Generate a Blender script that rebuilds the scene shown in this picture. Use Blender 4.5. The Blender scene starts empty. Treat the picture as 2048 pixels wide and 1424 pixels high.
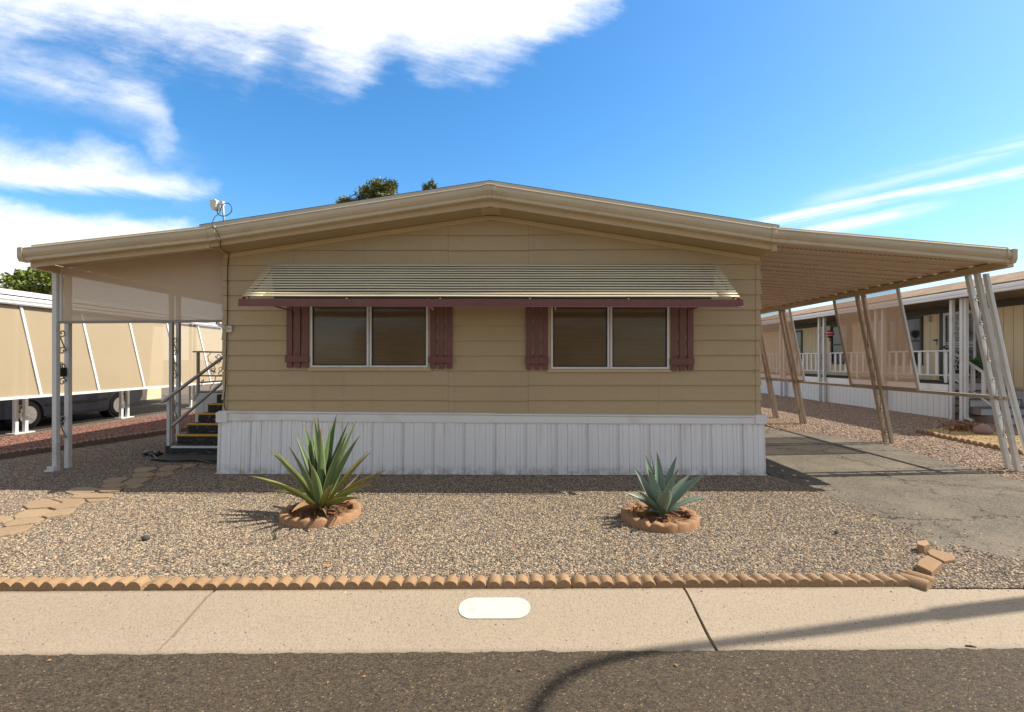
import bpy, math, random
from mathutils import Vector, Matrix, noise as mnoise
R = random.Random(11)
sc = bpy.context.scene
COL = sc.collection
PI = math.pi
# ------------------------------------------------------------------ camera frame (used to survey the place from the photograph)
TH, CZ, FL = 0.0116, 1.56, 1000.0
cT, sT = math.cos(TH), math.sin(TH)
def ray(px, py):
    x = (px - 1024) / FL; z = (719 - py) / FL
    return x * cT - sT, x * sT + cT, z
def atY(px, py, Y):
    d = ray(px, py); t = Y / d[1]
    return Vector((d[0] * t, Y, CZ + d[2] * t))
def gnd(px, py, z=0.0):
    d = ray(px, py); t = (z - CZ) / d[2]
    return Vector((d[0] * t, d[1] * t, z))
# ------------------------------------------------------------------ node helpers
class NT:
    def __init__(s, tree): s.t = tree; s.n = tree.nodes; s.l = tree.links
    def new(s, typ, **kw):
        nd = s.n.new(typ)
        for k, v in kw.items(): setattr(nd, k, v)
        return nd
    def put(s, sock, v):
        if v is None: return
        if isinstance(v, bpy.types.NodeSocket): s.l.new(v, sock)
        else: sock.default_value = v
    def m(s, op, a, b=None, c=None, clamp=False):
        nd = s.new('ShaderNodeMath', operation=op); nd.use_clamp = clamp
        s.put(nd.inputs[0], a); s.put(nd.inputs[1], b); s.put(nd.inputs[2], c)
        return nd.outputs[0]
    def vm(s, op, a, b=None):
        nd = s.new('ShaderNodeVectorMath', operation=op)
        s.put(nd.inputs[0], a); s.put(nd.inputs[1], b); return nd.outputs[0]
    def comb(s, x, y, z):
        nd = s.new('ShaderNodeCombineXYZ')
        for i, v in enumerate((x, y, z)): s.put(nd.inputs[i], v)
        return nd.outputs[0]
    def sep(s, v):
        nd = s.new('ShaderNodeSeparateXYZ'); s.put(nd.inputs[0], v); return nd.outputs
    def noise(s, vec, scale=5, detail=4, rough=.55, dist=0, out='Fac'):
        nd = s.new('ShaderNodeTexNoise'); s.put(nd.inputs['Vector'], vec)
        nd.inputs['Scale'].default_value = scale; nd.inputs['Detail'].default_value = detail
        nd.inputs['Roughness'].default_value = rough; nd.inputs['Distortion'].default_value = dist
        return nd.outputs[out]
    def voro(s, vec, scale=5, feature='F1', out='Distance', rnd=1):
        nd = s.new('ShaderNodeTexVoronoi', feature=feature); s.put(nd.inputs['Vector'], vec)
        nd.inputs['Scale'].default_value = scale; nd.inputs['Randomness'].default_value = rnd
        return nd.outputs[out]
    def ramp(s, f, stops, interp='LINEAR'):
        nd = s.new('ShaderNodeValToRGB'); cr = nd.color_ramp; cr.interpolation = interp
        while len(cr.elements) < len(stops): cr.elements.new(.5)
        for e, (p, c) in zip(cr.elements, stops):
            e.position = p; e.color = (c[0], c[1], c[2], 1) if len(c) == 3 else c
        s.put(nd.inputs[0], f); return nd.outputs[0]
    def mix(s, f, a, b, blend='MIX'):
        nd = s.new('ShaderNodeMix', data_type='RGBA', blend_type=blend)
        s.put(nd.inputs[0], f)
        for i, v in ((6, a), (7, b)):
            if isinstance(v, tuple) and len(v) == 3: v = (*v, 1)
            s.put(nd.inputs[i], v)
        return nd.outputs[2]
    def sstep(s, x, a, b):
        nd = s.new('ShaderNodeMapRange', interpolation_type='SMOOTHSTEP')
        s.put(nd.inputs[0], x); s.put(nd.inputs[1], a); s.put(nd.inputs[2], b)
        nd.inputs[3].default_value = 0; nd.inputs[4].default_value = 1
        return nd.outputs[0]
    def bump(s, h, strength=.3, dist=.01, normal=None):
        nd = s.new('ShaderNodeBump'); s.put(nd.inputs['Height'], h)
        nd.inputs['Strength'].default_value = strength; nd.inputs['Distance'].default_value = dist
        if normal is not None: s.put(nd.inputs['Normal'], normal)
        return nd.outputs[0]
def mat0(name):
    mt = bpy.data.materials.new(name); mt.use_nodes = True
    N = NT(mt.node_tree); b = N.n['Principled BSDF']
    return mt, N, b
def objco(N, stretch=None):
    v = N.new('ShaderNodeTexCoord').outputs['Object']
    if stretch: v = N.vm('MULTIPLY', v, stretch)
    return v
def dim(c, k): return tuple(x * k for x in c)
MATS = {}
def plain(name, col, rough=.5, var=.12, scale=3, stretch=None, bump=.0, bscale=60, metal=0, dirt=None, spec=.5, dscale=1.3):
    """painted / natural surface: base colour broken up by two noises, optional dirt stains, fine bump"""
    mt, N, b = mat0(name); co = objco(N); cs = objco(N, stretch) if stretch else co
    f = N.noise(cs, scale, 5)
    c = N.mix(f, dim(col, 1 - var), dim(col, 1 + var))
    if dirt:
        g = N.sstep(N.noise(co, dscale, 6, .65), .5, .75)
        c = N.mix(N.m('MULTIPLY', g, dirt[1]), c, dirt[0])
    N.put(b.inputs['Base Color'], c); b.inputs['Metallic'].default_value = metal
    N.put(b.inputs['Roughness'], N.m('MULTIPLY_ADD', f, .15, rough - .07))
    b.inputs['Specular IOR Level'].default_value = spec
    if bump: N.put(b.inputs['Normal'], N.bump(N.noise(cs, bscale, 4), bump, .004))
    MATS[name] = mt; return mt
# ------------------------------------------------------------------ materials
TAN = (.49, .365, .20)
TRIM = (.56, .425, .25)
def siding_mat(name, col):
    mt, N, b = mat0(name); co = objco(N)
    grain = N.noise(objco(N, (1.2, 1.2, 60)), 3.0, 5, .6)
    big = N.noise(co, .9, 4); mid = N.noise(objco(N, (.6, .6, 5)), 1.5, 3)
    c = N.mix(grain, dim(col, .88), dim(col, 1.1))
    c = N.mix(N.m('MULTIPLY', N.sstep(big, .45, .72), .28), c, (col[0] * .72, col[1] * .74, col[2] * .78))
    c = N.mix(N.m('MULTIPLY', N.sstep(mid, .55, .8), .18), c, dim(col, 1.2))
    spots = N.sstep(N.voro(co, 5.0), .05, .02)
    c = N.mix(N.m('MULTIPLY', spots, .35), c, dim(col, .55))
    N.put(b.inputs['Base Color'], c); b.inputs['Roughness'].default_value = .6
    drip = N.sstep(N.noise(objco(N, (7, 7, .35)), 1.6, 4), .56, .78)
    c = N.mix(N.m('MULTIPLY', drip, .22), c, dim(col, .62))
    x, y, z = N.sep(co); nail = N.voro(N.comb(N.m('MULTIPLY', x, 2.45), 0.0, N.m('MULTIPLY_ADD', z, 4.866, .62)), 1.0, rnd=.0)
    c = N.mix(N.m('MULTIPLY', N.sstep(nail, .035, .02), .35), c, dim(col, .4))
    N.put(b.inputs['Base Color'], c)
    N.put(b.inputs['Normal'], N.bump(N.noise(co, 2.2, 3), .22, .05, N.bump(grain, .35, .004))); return mt
M_SIDE = siding_mat('tan wood grain siding', TAN)
M_TRIM = plain('tan painted metal trim', TRIM, .45, .08, 2.5, dirt=((.30, .22, .12), .35))
M_GUT = plain('beige gutter paint', (.56, .455, .30), .36, .10, 1.6, (1, 1, 6), dirt=((.36, .27, .16), .5), dscale=2.2, bump=.05, bscale=8)
M_RAKE = plain('light tan rake trim', (.62, .46, .23), .5, .06, 2)
M_SOFF = plain('tan soffit', (.38, .29, .165), .6, .08, 2)
M_DRIP = plain('grey roof edge metal', (.40, .385, .33), .45, .12, 3)
M_BURG = plain('faded burgundy paint', (.175, .062, .050), .45, .14, 4, (1, 1, .4), dirt=((.23, .12, .11), .45), dscale=3, bump=.1, bscale=25)
M_SLAT = plain('pale cream awning metal', (.68, .59, .40), .38, .10, 2)
M_WHITE = plain('white post paint', (.68, .68, .66), .42, .06, 2.5, dirt=((.42, .36, .27), .5), dscale=2.2)
M_TPOST = plain('dusty tan post paint', (.44, .36, .27), .5, .12, 4, (3, 3, 1), dirt=((.26, .18, .12), .5), dscale=4)
M_IRON = plain('scroll iron paint', (.40, .38, .34), .5, .15, 8)
M_FRAME = plain('white aluminium window frame', (.74, .72, .66), .4, .05, 4, dirt=((.4, .33, .22), .4), dscale=6)
M_BLACK = plain('black plastic', (.022, .022, .024), .45, .2, 10)
M_CABLE = plain('black cable rubber', (.018, .018, .018), .5, .2, 10)
M_PLAST = plain('off white plastic', (.72, .70, .64), .4, .06, 6, dirt=((.5, .42, .28), .4), dscale=9)
M_PIPE = plain('galvanised pipe', (.48, .49, .50), .4, .12, 8)
M_YEL = plain('yellow stair edge paint', (.80, .42, .04), .55, .12, 14, dirt=((.35, .2, .05), .5), dscale=9)
M_GREEN = plain('green outdoor carpet', (.02, .16, .07), .95, .2, 30, bump=.3, bscale=200)
M_WTRIM = plain('white skirting trim', (.80, .79, .76), .42, .04, 1.5, (1, 1, 3), dirt=((.5, .44, .36), .4), dscale=2)
M_CREAM = plain('cream neighbour paint', (.64, .52, .33), .6, .06, 2)
M_DGREEN = plain('dark green trim paint', (.05, .06, .04), .5, .12, 4)
M_TAUPE = plain('taupe step side', (.22, .18, .15), .7, .1, 4)
M_STEPW = plain('light grey step paint', (.55, .56, .57), .6, .08, 3, dirt=((.3, .28, .26), .4), dscale=4)
M_DARKDECK = plain('dark deck carpet', (.05, .05, .045), .9, .2, 20)
M_POT = plain('dark urn glaze', (.03, .025, .03), .35, .2, 8)
M_BARK = plain('bark', (.13, .095, .065), .9, .3, 9, (4, 4, 1), bump=.6, bscale=20)
M_SOIL = plain('dry leaf litter and soil', (.15, .075, .035), .95, .5, 30, bump=1.0, bscale=60)
M_TIRE = plain('tyre rubber', (.035, .033, .032), .8, .2, 10)
M_HUB = plain('silver hubcap', (.80, .80, .78), .3, .06, 10)
M_CARG = plain('dark car window glass', (.015, .018, .02), .08, .1, 2)
M_LAMPP = plain('grey street pole steel', (.33, .34, .35), .5, .1, 3)
M_WOODT = plain('dry twig', (.16, .07, .035), .9, .2, 20)
M_LEAFD = plain('dry orange leaf', (.45, .20, .05), .8, .3, 40)
M_ROCK = plain('pinkish boulder', (.30, .21, .17), .85, .3, 9, bump=.7, bscale=14)
M_CLOD = plain('dark stone', (.07, .065, .06), .9, .3, 14, bump=.6, bscale=20)
M_RUST = plain('rusty dry shrub', (.26, .105, .035), .9, .4, 14)
M_PADW = plain('white marking paint', (.52, .505, .46), .7, .12, 40, dirt=((.42, .34, .23), .75), dscale=22, bump=.5, bscale=120)
M_FERN = plain('fern frond', (.08, .20, .035), .55, .4, 14)
M_LIGHTW = plain('weathered pale metal', (.62, .61, .58), .5, .06, 2)
M_ROOFWHITE = plain('white metal roof', (.80, .79, .76), .4, .04, 1)
def soffit_grooves():
    mt, N, b = mat0('perforated pan roofing'); co = objco(N); x, y, z = N.sep(co)
    col = (.62, .485, .36)
    f = N.noise(co, 2.5, 5)
    c = N.mix(f, dim(col, .9), dim(col, 1.08))
    dot = N.sstep(N.voro(N.comb(N.m('MULTIPLY', x, 16), N.m('MULTIPLY', y, 26), 0.0), 1.0, rnd=.15), .36, .24)
    c = N.mix(N.m('MULTIPLY', dot, .6), c, dim(col, .45))
    bandp = N.m('FRACT', N.m('DIVIDE', N.m('ADD', y, .12), .30)); c = N.mix(N.m('MULTIPLY', N.sstep(bandp, .62, .66), N.m('MULTIPLY', N.sstep(bandp, .98, .94), .30)), c, dim(col, .5))
    N.put(b.inputs['Base Color'], c); b.inputs['Roughness'].default_value = .5; return mt
M_PAN = soffit_grooves()
def skirt_mat():
    mt, N, b = mat0('white vented skirting'); co = objco(N); x, y, z = N.sep(co)
    P = .4185
    ph = N.m('FRACT', N.m('DIVIDE', N.m('ADD', x, 8.37), P))
    strip = N.m('MULTIPLY', N.sstep(ph, .03, .04), N.sstep(ph, .18, .17))
    u = N.m('MULTIPLY', x, 290.0); v = N.m('MULTIPLY', z, 200.0)
    dots = N.m('MULTIPLY', N.m('SINE', N.m('ADD', u, v)), N.m('SINE', N.m('SUBTRACT', u, v)))
    dots = N.sstep(dots, .2, .6)
    fade = N.sstep(z, .015, .05)
    col = (.86, .85, .83)
    f = N.noise(objco(N, (2, 2, .6)), 1.5, 5)
    c = N.mix(f, dim(col, .93), dim(col, 1.05))
    st = N.noise(objco(N, (9, 9, .8)), 1.0, 4)
    c = N.mix(N.m('MULTIPLY', N.sstep(st, .50, .75), .32), c, (.5, .45, .37))
    low = N.m('MULTIPLY', N.sstep(z, .16, .0), N.sstep(N.noise(co, 9, 5, .7), .3, .7))
    c = N.mix(N.m('MULTIPLY', low, .85), c, (.36, .29, .21))
    c = N.mix(N.m('MULTIPLY', N.m('MULTIPLY', strip, dots), .6), c, (.12, .12, .12))
    N.put(b.inputs['Base Color'], c); b.inputs['Roughness'].default_value = .42
    N.put(b.inputs['Normal'], N.bump(N.m('MULTIPLY', N.m('MULTIPLY', strip, dots), -1.0), .4, .004)); return mt
M_SKIRT = skirt_mat()
def shingle_mat(name, col):
    mt, N, b = mat0(name); co = objco(N)
    br = N.new('ShaderNodeTexBrick'); N.put(br.inputs['Vector'], N.vm('MULTIPLY', N.comb(N.sep(co)[1], N.sep(co)[0], 0.0), (1, 1, 1)))
    br.inputs['Scale'].default_value = 1; br.inputs['Brick Width'].default_value = .32; br.inputs['Row Height'].default_value = .14
    br.inputs['Mortar Size'].default_value = .006
    br.inputs['Color1'].default_value = (*dim(col, .72), 1); br.inputs['Color2'].default_value = (*dim(col, 1.3), 1)
    br.inputs['Mortar'].default_value = (*dim(col, .3), 1)
    g = N.noise(co, 90, 3); c = N.mix(.35, br.outputs[0], N.mix(g, dim(col, .5), dim(col, 1.6))); st = N.noise(N.vm('MULTIPLY', co, (1.2, .5, 1)), 3.0, 5, .7); c = N.mix(N.sstep(st, .42, .66), c, dim(col, .5))
    N.put(b.inputs['Base Color'], c); b.inputs['Roughness'].default_value = .9
    N.put(b.inputs['Normal'], N.bump(N.m('ADD', N.m('MULTIPLY', br.outputs[1], -1.0), N.m('MULTIPLY', g, .3)), .6, .012)); return mt
M_SHING = shingle_mat('dark grey shingles', (.075, .066, .055))
M_SHINB = shingle_mat('neighbour brown shingles', (.29, .18, .095))  # brown is the neighbour roof's own shingle colour
def groove_mat(name, col, P=.2):
    mt, N, b = mat0(name); co = objco(N); x, y, z = N.sep(co)
    ph = N.m('FRACT', N.m('DIVIDE', N.m('ADD', y, 40.0), P)); g = N.sstep(N.m('ABSOLUTE', N.m('SUBTRACT', ph, .5)), .035, .02)
    f = N.noise(objco(N, (4, 4, .7)), 2, 4); c = N.mix(f, dim(col, .92), dim(col, 1.06))
    c = N.mix(N.m('MULTIPLY', g, .7), c, dim(col, .25))
    N.put(b.inputs['Base Color'], c); b.inputs['Roughness'].default_value = .65
    N.put(b.inputs['Normal'], N.bump(N.m('MULTIPLY', g, -1.0), .6, .01)); return mt
M_GROOVE = groove_mat('cream grooved siding', (.82, .67, .42), .26)
M_GSKIRT = groove_mat('white grooved skirting', (.70, .69, .67), .19)
def screen_mat(name, col, alpha, tlu=.3):
    mt, N, b = mat0(name); co = objco(N); x, y, z = N.sep(co)
    out = N.n['Material Output']
    w = N.noise(objco(N, (5, 5, 90)), 2.5, 4); w2 = N.noise(co, 1.7, 4)
    c = N.mix(w, dim(col, .85), dim(col, 1.12)); c = N.mix(N.m('MULTIPLY', w2, .3), c, dim(col, .8))
    df = N.new('ShaderNodeBsdfDiffuse'); N.put(df.inputs[0], c)
    tl = N.new('ShaderNodeBsdfTranslucent'); N.put(tl.inputs[0], c)
    m1 = N.new('ShaderNodeMixShader'); m1.inputs[0].default_value = tlu
    N.l.new(df.outputs[0], m1.inputs[1]); N.l.new(tl.outputs[0], m1.inputs[2])
    tr = N.new('ShaderNodeBsdfTransparent'); m2 = N.new('ShaderNodeMixShader')
    N.put(m2.inputs[0], N.m('MULTIPLY_ADD', w, .16, alpha - .08))
    N.l.new(m1.outputs[0], m2.inputs[1]); N.l.new(tr.outputs[0], m2.inputs[2])
    N.l.new(m2.outputs[0], out.inputs[0]); return mt
M_SCR_F = screen_mat('taupe shade cloth', (.66, .52, .38), .065, .05)
M_SCR_R = screen_mat('brown mesh screen', (.30, .20, .135), .36)
M_SCR_L = screen_mat('tan sun screen fabric', (.55, .44, .29), .13)
def pane_mat():
    mt, N, b = mat0('bronze solar screen over glass'); co = objco(N); x, y, z = N.sep(co)
    rib = N.m('SINE', N.m('MULTIPLY', z, 190.0))
    f = N.noise(objco(N, (1, 1, 9)), 2.2, 4); c = N.mix(f, (.115, .075, .036), (.18, .122, .06))
    c = N.mix(N.m('MULTIPLY', N.m('MULTIPLY_ADD', rib, .5, .5), .28), c, (.06, .038, .02))
    N.put(b.inputs['Base Color'], c); b.inputs['Roughness'].default_value = .10
    b.inputs['Specular IOR Level'].default_value = .36
    N.put(b.inputs['Normal'], N.bump(N.noise(objco(N, (1, 1, 3)), 2.0, 2), .06, .02)); return mt
M_PANE = pane_mat()
def concrete_mat(name, col, pit=True, stain=(.30, .21, .12)):
    mt, N, b = mat0(name); co = objco(N)
    a = N.noise(co, 1.1, 6, .6); f = N.noise(co, 45, 4, .7)
    c = N.mix(a, dim(col, .88), dim(col, 1.1)); f2 = N.noise(N.vm('MULTIPLY', co, (1.0, .38, 1)), 150, 3, .7); c = N.mix(N.sstep(f2, .48, .68), c, dim(col, .58)); c = N.mix(N.m('MULTIPLY', N.sstep(f, .45, .7), .6), c, dim(col, .74))
    c = N.mix(N.m('MULTIPLY', N.sstep(N.noise(co, .55, 6, .7), .5, .8), .35), c, stain)
    sp = N.m('MULTIPLY', N.sstep(N.voro(co, 19.0), .13, .07), N.sstep(N.noise(co, 3.0, 3), .40, .5))
    c = N.mix(N.m('MULTIPLY', sp, .8), c, (.10, .075, .05))
    if 'edging' in name or 'flag' in name:
        rnd = N.new('ShaderNodeObjectInfo').outputs['Random']; c = N.mix(N.m('MULTIPLY', rnd, .45), c, dim(stain, .95))
    N.put(b.inputs['Base Color'], c); b.inputs['Roughness'].default_value = .85
    N.put(b.inputs['Normal'], N.bump(N.m('SUBTRACT', f, N.m('MULTIPLY', sp, .8)), .55, .006)); return mt
M_CONC = concrete_mat('warm kerb concrete', (.36, .285, .20))
M_SCAL = concrete_mat('tan cast concrete edging', (.37, .235, .125), stain=(.22, .12, .05))
M_SCALG = concrete_mat('dusty brown edging', (.24, .17, .11), stain=(.14, .1, .06))
M_TERRA = concrete_mat('terracotta edging', (.38, .21, .105), stain=(.24, .12, .05))
M_FLAG = concrete_mat('peach flagstone', (.40, .28, .165), stain=(.25, .16, .09))
M_STEPS = None
def asphalt_mat(name, lo, hi, crack=False, blotch=.4, fine=85.0):
    mt, N, b = mat0(name); co = objco(N)
    v = N.voro(co, fine, out='Color'); s = N.sep(v)[0]; d = N.voro(co, fine)
    f = N.noise(co, 1.3, 6, .6); g = N.noise(co, 28, 5, .7)
    c = N.mix(s, lo, hi); c = N.mix(N.m('MULTIPLY', N.sstep(g, .45, .7), .35), c, dim(lo, .6))
    c = N.mix(N.m('MULTIPLY', N.sstep(f, .4, .7), blotch), c, dim(hi, 1.15))
    c = N.mix(N.m('MULTIPLY', N.sstep(N.sep(v)[1], .978, .99), .45), c, (.40, .29, .16))
    h = N.m('ADD', N.m('MULTIPLY', d, -.9), N.m('MULTIPLY', g, .9))
    if crack:
        wv = N.vm('ADD', N.vm('MULTIPLY', co, (.6, .75, 1)), N.vm('MULTIPLY', N.noise(co, 1.6, 6, .7, out='Color'), (.75, .75, 0)))
        e = N.voro(wv, 1.0, 'DISTANCE_TO_EDGE'); wv2 = N.vm('ADD', co, N.vm('MULTIPLY', N.noise(co, 4, 4, .7, out='Color'), (.4, .4, 0)))
        e2 = N.voro(wv2, 2.6, 'DISTANCE_TO_EDGE')
        k = N.m('MULTIPLY', N.sstep(e, .011, .003), N.sstep(N.noise(co, 1.1, 3), .36, .48))
        k2 = N.m('MULTIPLY', N.sstep(e2, .014, .004), N.sstep(N.noise(co, .9, 3), .56, .64))
        k = N.m('MAXIMUM', k, k2)
        c = N.mix(N.m('MULTIPLY', k, .9), c, (.02, .016, .012)); h = N.m('SUBTRACT', h, N.m('MULTIPLY', k, 3.0))
    N.put(b.inputs['Base Color'], c); b.inputs['Roughness'].default_value = .88
    N.put(b.inputs['Normal'], N.bump(h, .8, .006)); return mt
M_ROAD = asphalt_mat('dark street asphalt', (.018, .013, .008), (.108, .076, .042), blotch=.10, fine=120.0)
M_DRIVE = asphalt_mat('weathered grey driveway asphalt', (.045, .038, .028), (.195, .158, .108), crack=True, blotch=.5)
M_NDRIVE = asphalt_mat('neighbour asphalt', (.07, .06, .05), (.15, .125, .10), crack=True, blotch=.3)
GRAV = [(0, (.045, .04, .035)), (.17, (.37, .27, .16)), (.32, (.20, .14, .09)), (.45, (.56, .44, .28)), (.55, (.31, .20, .12)),
        (.64, (.15, .135, .115)), (.78, (.50, .385, .24)), (.88, (.10, .09, .085)), (.95, (.38, .22, .12))]
def gravel_base(name, stops, scale=48):
    mt, N, b = mat0(name); co = objco(N)
    v = N.voro(co, scale, out='Color'); d = N.voro(co, scale)
    c = N.ramp(N.sep(v)[0], stops, 'CONSTANT')
    big = N.noise(co, .7, 5)
    c = N.mix(N.m('MULTIPLY', big, .35), c, (.33, .26, .18))
    c = N.mix(N.sstep(d, .35, .75), c, (.05, .04, .032))
    N.put(b.inputs['Base Color'], c); b.inputs['Roughness'].default_value = .9
    N.put(b.inputs['Normal'], N.bump(N.m('MULTIPLY', d, -1.0), 1.0, .014)); return mt
def pebble_mat(name, stops):
    mt, N, b = mat0(name); rnd = N.new('ShaderNodeObjectInfo').outputs['Random']
    c = N.ramp(rnd, stops, 'CONSTANT'); co = objco(N)
    c = N.mix(N.m('MULTIPLY', N.noise(co, 60, 4), .35), c, (.3, .25, .19))
    N.put(b.inputs['Base Color'], c); b.inputs['Roughness'].default_value = .8; return mt
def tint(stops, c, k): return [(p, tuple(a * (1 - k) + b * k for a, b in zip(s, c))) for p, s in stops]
G_PINK = tint(GRAV, (.40, .25, .17), .5)
G_RED = [(p, (s[0] * .55 + .06, s[1] * .28 + .02, s[2] * .24 + .02)) for p, s in GRAV]
G_YEL = tint(GRAV, (.62, .42, .14), .65)
G_BRN = tint([(p, dim(s, .8)) for p, s in GRAV], (.26, .17, .12), .45)
# ------------------------------------------------------------------ mesh builder
class MB:
    def __init__(s): s.v = []; s.f = []; s.sm = []
    def add(s, vs, fs, smooth=False):
        o = len(s.v); s.v += [Vector(p) for p in vs]
        s.f += [tuple(o + i for i in f) for f in fs]; s.sm += [smooth] * len(fs); return s
    def box(s, x0, x1, y0, y1, z0, z1):
        return s.add([(x0, y0, z0), (x1, y0, z0), (x1, y1, z0), (x0, y1, z0), (x0, y0, z1), (x1, y0, z1), (x1, y1, z1), (x0, y1, z1)],
                     [(0, 3, 2, 1), (4, 5, 6, 7), (0, 1, 5, 4), (1, 2, 6, 5), (2, 3, 7, 6), (3, 0, 4, 7)])
    def bar(s, a, b, w, h, side=None):
        """square bar from a to b; w along side vector, h across"""
        a, b = Vector(a), Vector(b); d = (b - a).normalized()
        sd = Vector(side) if side else (Vector((0, 0, 1)).cross(d) if abs(d.z) < .95 else Vector((1, 0, 0)))
        sd = (sd - d * sd.dot(d)).normalized(); up = d.cross(sd)
        q = [(-1, -1), (1, -1), (1, 1), (-1, 1)]
        vs = [p + sd * (w / 2 * i) + up * (h / 2 * j) for p in (a, b) for i, j in q]
        return s.add(vs, [(0, 3, 2, 1), (4, 5, 6, 7), (0, 1, 5, 4), (1, 2, 6, 5), (2, 3, 7, 6), (3, 0, 4, 7)])
    def tube(s, pts, r, n=7, cap=True):
        pts = [Vector(p) for p in pts]; rs = r if isinstance(r, (list, tuple)) else [r] * len(pts)
        t0 = (pts[1] - pts[0]).normalized(); u = t0.orthogonal().normalized(); vs = []
        for i, p in enumerate(pts):
            t = (pts[min(i + 1, len(pts) - 1)] - pts[max(i - 1, 0)])
            t = t.normalized() if t.length > 1e-9 else t0
            u = (u - t * u.dot(t)); u = u.normalized() if u.length > 1e-6 else t.orthogonal().normalized(); w = t.cross(u)
            vs += [p + (u * math.cos(2 * PI * k / n) + w * math.sin(2 * PI * k / n)) * rs[i] for k in range(n)]
        fs = [(i * n + k, i * n + (k + 1) % n, (i + 1) * n + (k + 1) % n, (i + 1) * n + k) for i in range(len(pts) - 1) for k in range(n)]
        s.add(vs, fs, True)
        if cap:
            m = len(pts) - 1; o = len(s.v) - len(vs)
            s.f += [tuple(o + k for k in reversed(range(n))), tuple(o + m * n + k for k in range(n))]; s.sm += [False, False]
        return s
    def prism(s, poly, z0, z1):
        n = len(poly); a = sum(poly[i][0] * poly[(i + 1) % n][1] - poly[(i + 1) % n][0] * poly[i][1] for i in range(n))
        if a < 0: poly = poly[::-1]
        vs = [(p[0], p[1], z0) for p in poly] + [(p[0], p[1], z1) for p in poly]
        return s.add(vs, [tuple(reversed(range(n))), tuple(range(n, 2 * n))] + [(i, (i + 1) % n, n + (i + 1) % n, n + i) for i in range(n)])
    def sweep(s, prof, a, b, close=True, smooth=False, caps=True):
        """profile = offsets (Vector) added at point a and b (lists of matching points allowed)"""
        n = len(prof); vs = [Vector(a) + Vector(p) for p in prof] + [Vector(b) + Vector(p) for p in prof]
        fs = [(i, (i + 1) % n, n + (i + 1) % n, n + i) for i in range(n if close else n - 1)]
        s.add(vs, fs, smooth)
        if caps and close:
            o = len(s.v) - 2 * n; s.f += [tuple(o + i for i in reversed(range(n))), tuple(o + n + i for i in range(n))]; s.sm += [False, False]
        return s
    def lathe(s, prof, c, n=20, smooth=True, axis='z'):
        c = Vector(c); vs = []
        for r, h in prof:
            for k in range(n):
                a = 2 * PI * k / n
                q = (r * math.cos(a), r * math.sin(a), h) if axis == 'z' else (h, r * math.cos(a), r * math.sin(a))
                vs.append(c + Vector(q))
        m = len(prof)
        fs = [(i * n + k, i * n + (k + 1) % n, (i + 1) * n + (k + 1) % n, (i + 1) * n + k) for i in range(m - 1) for k in range(n)]
        s.add(vs, fs, smooth); o = len(s.v) - len(vs)
        s.f += [tuple(o + k for k in reversed(range(n))), tuple(o + (m - 1) * n + k for k in range(n))]; s.sm += [False, False]; return s
    def blob(s, c, r, n=10, m=7, amp=.2, seed=0):
        c = Vector(c); r = Vector(r) if isinstance(r, (tuple, list)) else Vector((r, r, r)); vs = []
        for i in range(m + 1):
            th = PI * i / m
            for k in range(n):
                ph = 2 * PI * k / n; d = Vector((math.sin(th) * math.cos(ph), math.sin(th) * math.sin(ph), math.cos(th)))
                q = 1 + amp * mnoise.noise(d * 1.7 + Vector((seed * 3.1, seed, 0)))
                vs.append(c + Vector((d.x * r.x, d.y * r.y, d.z * r.z)) * q)
        return s.add(vs, [(i * n + k, i * n + (k + 1) % n, (i + 1) * n + (k + 1) % n, (i + 1) * n + k) for i in range(m) for k in range(n)], True)
    def build(s, name, m, parent=None, bevel=0, attr=None):
        off = Vector((0, 0, 0)); p = parent
        while p is not None: off += p.location; p = p.parent
        me = bpy.data.meshes.new(name); me.from_pydata([v - off for v in s.v], [], s.f); me.update()
        for poly, q in zip(me.polygons, s.sm): poly.use_smooth = q
        o = bpy.data.objects.new(name, me); COL.objects.link(o); o.parent = parent
        if m: me.materials.append(m)
        if attr:
            a = me.attributes.new(attr[0], 'FLOAT', 'POINT')
            for d, val in zip(a.data, attr[1]): d.value = val
        if bevel:
            bv = o.modifiers.new('edge', 'BEVEL'); bv.width = bevel; bv.segments = 2; bv.limit_method = 'ANGLE'; bv.angle_limit = .6
        return o
def tag(o, label, cat, group=None):
    o['label'] = label; o['category'] = cat
    if group: o['group'] = group
    return o
def thing(name, label, cat, loc, group=None):
    o = bpy.data.objects.new(name, None); COL.objects.link(o); o.location = loc; o.empty_display_size = .2
    return tag(o, label, cat, group)
def kind(o, k, label=None):
    o['kind'] = k
    if label: o['label'] = label
    return o
def copy_tree(o, parent=None):
    c = o.copy(); COL.objects.link(c); c.parent = parent
    for ch in list(o.children): copy_tree(ch, c)
    return c
ORD = ['first', 'second', 'third', 'fourth', 'fifth', 'sixth', 'seventh', 'eighth', 'ninth', 'tenth', 'eleventh', 'twelfth', 'thirteenth',
       'fourteenth', 'fifteenth', 'sixteenth', 'seventeenth', 'eighteenth', 'nineteenth', 'twentieth']
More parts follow.
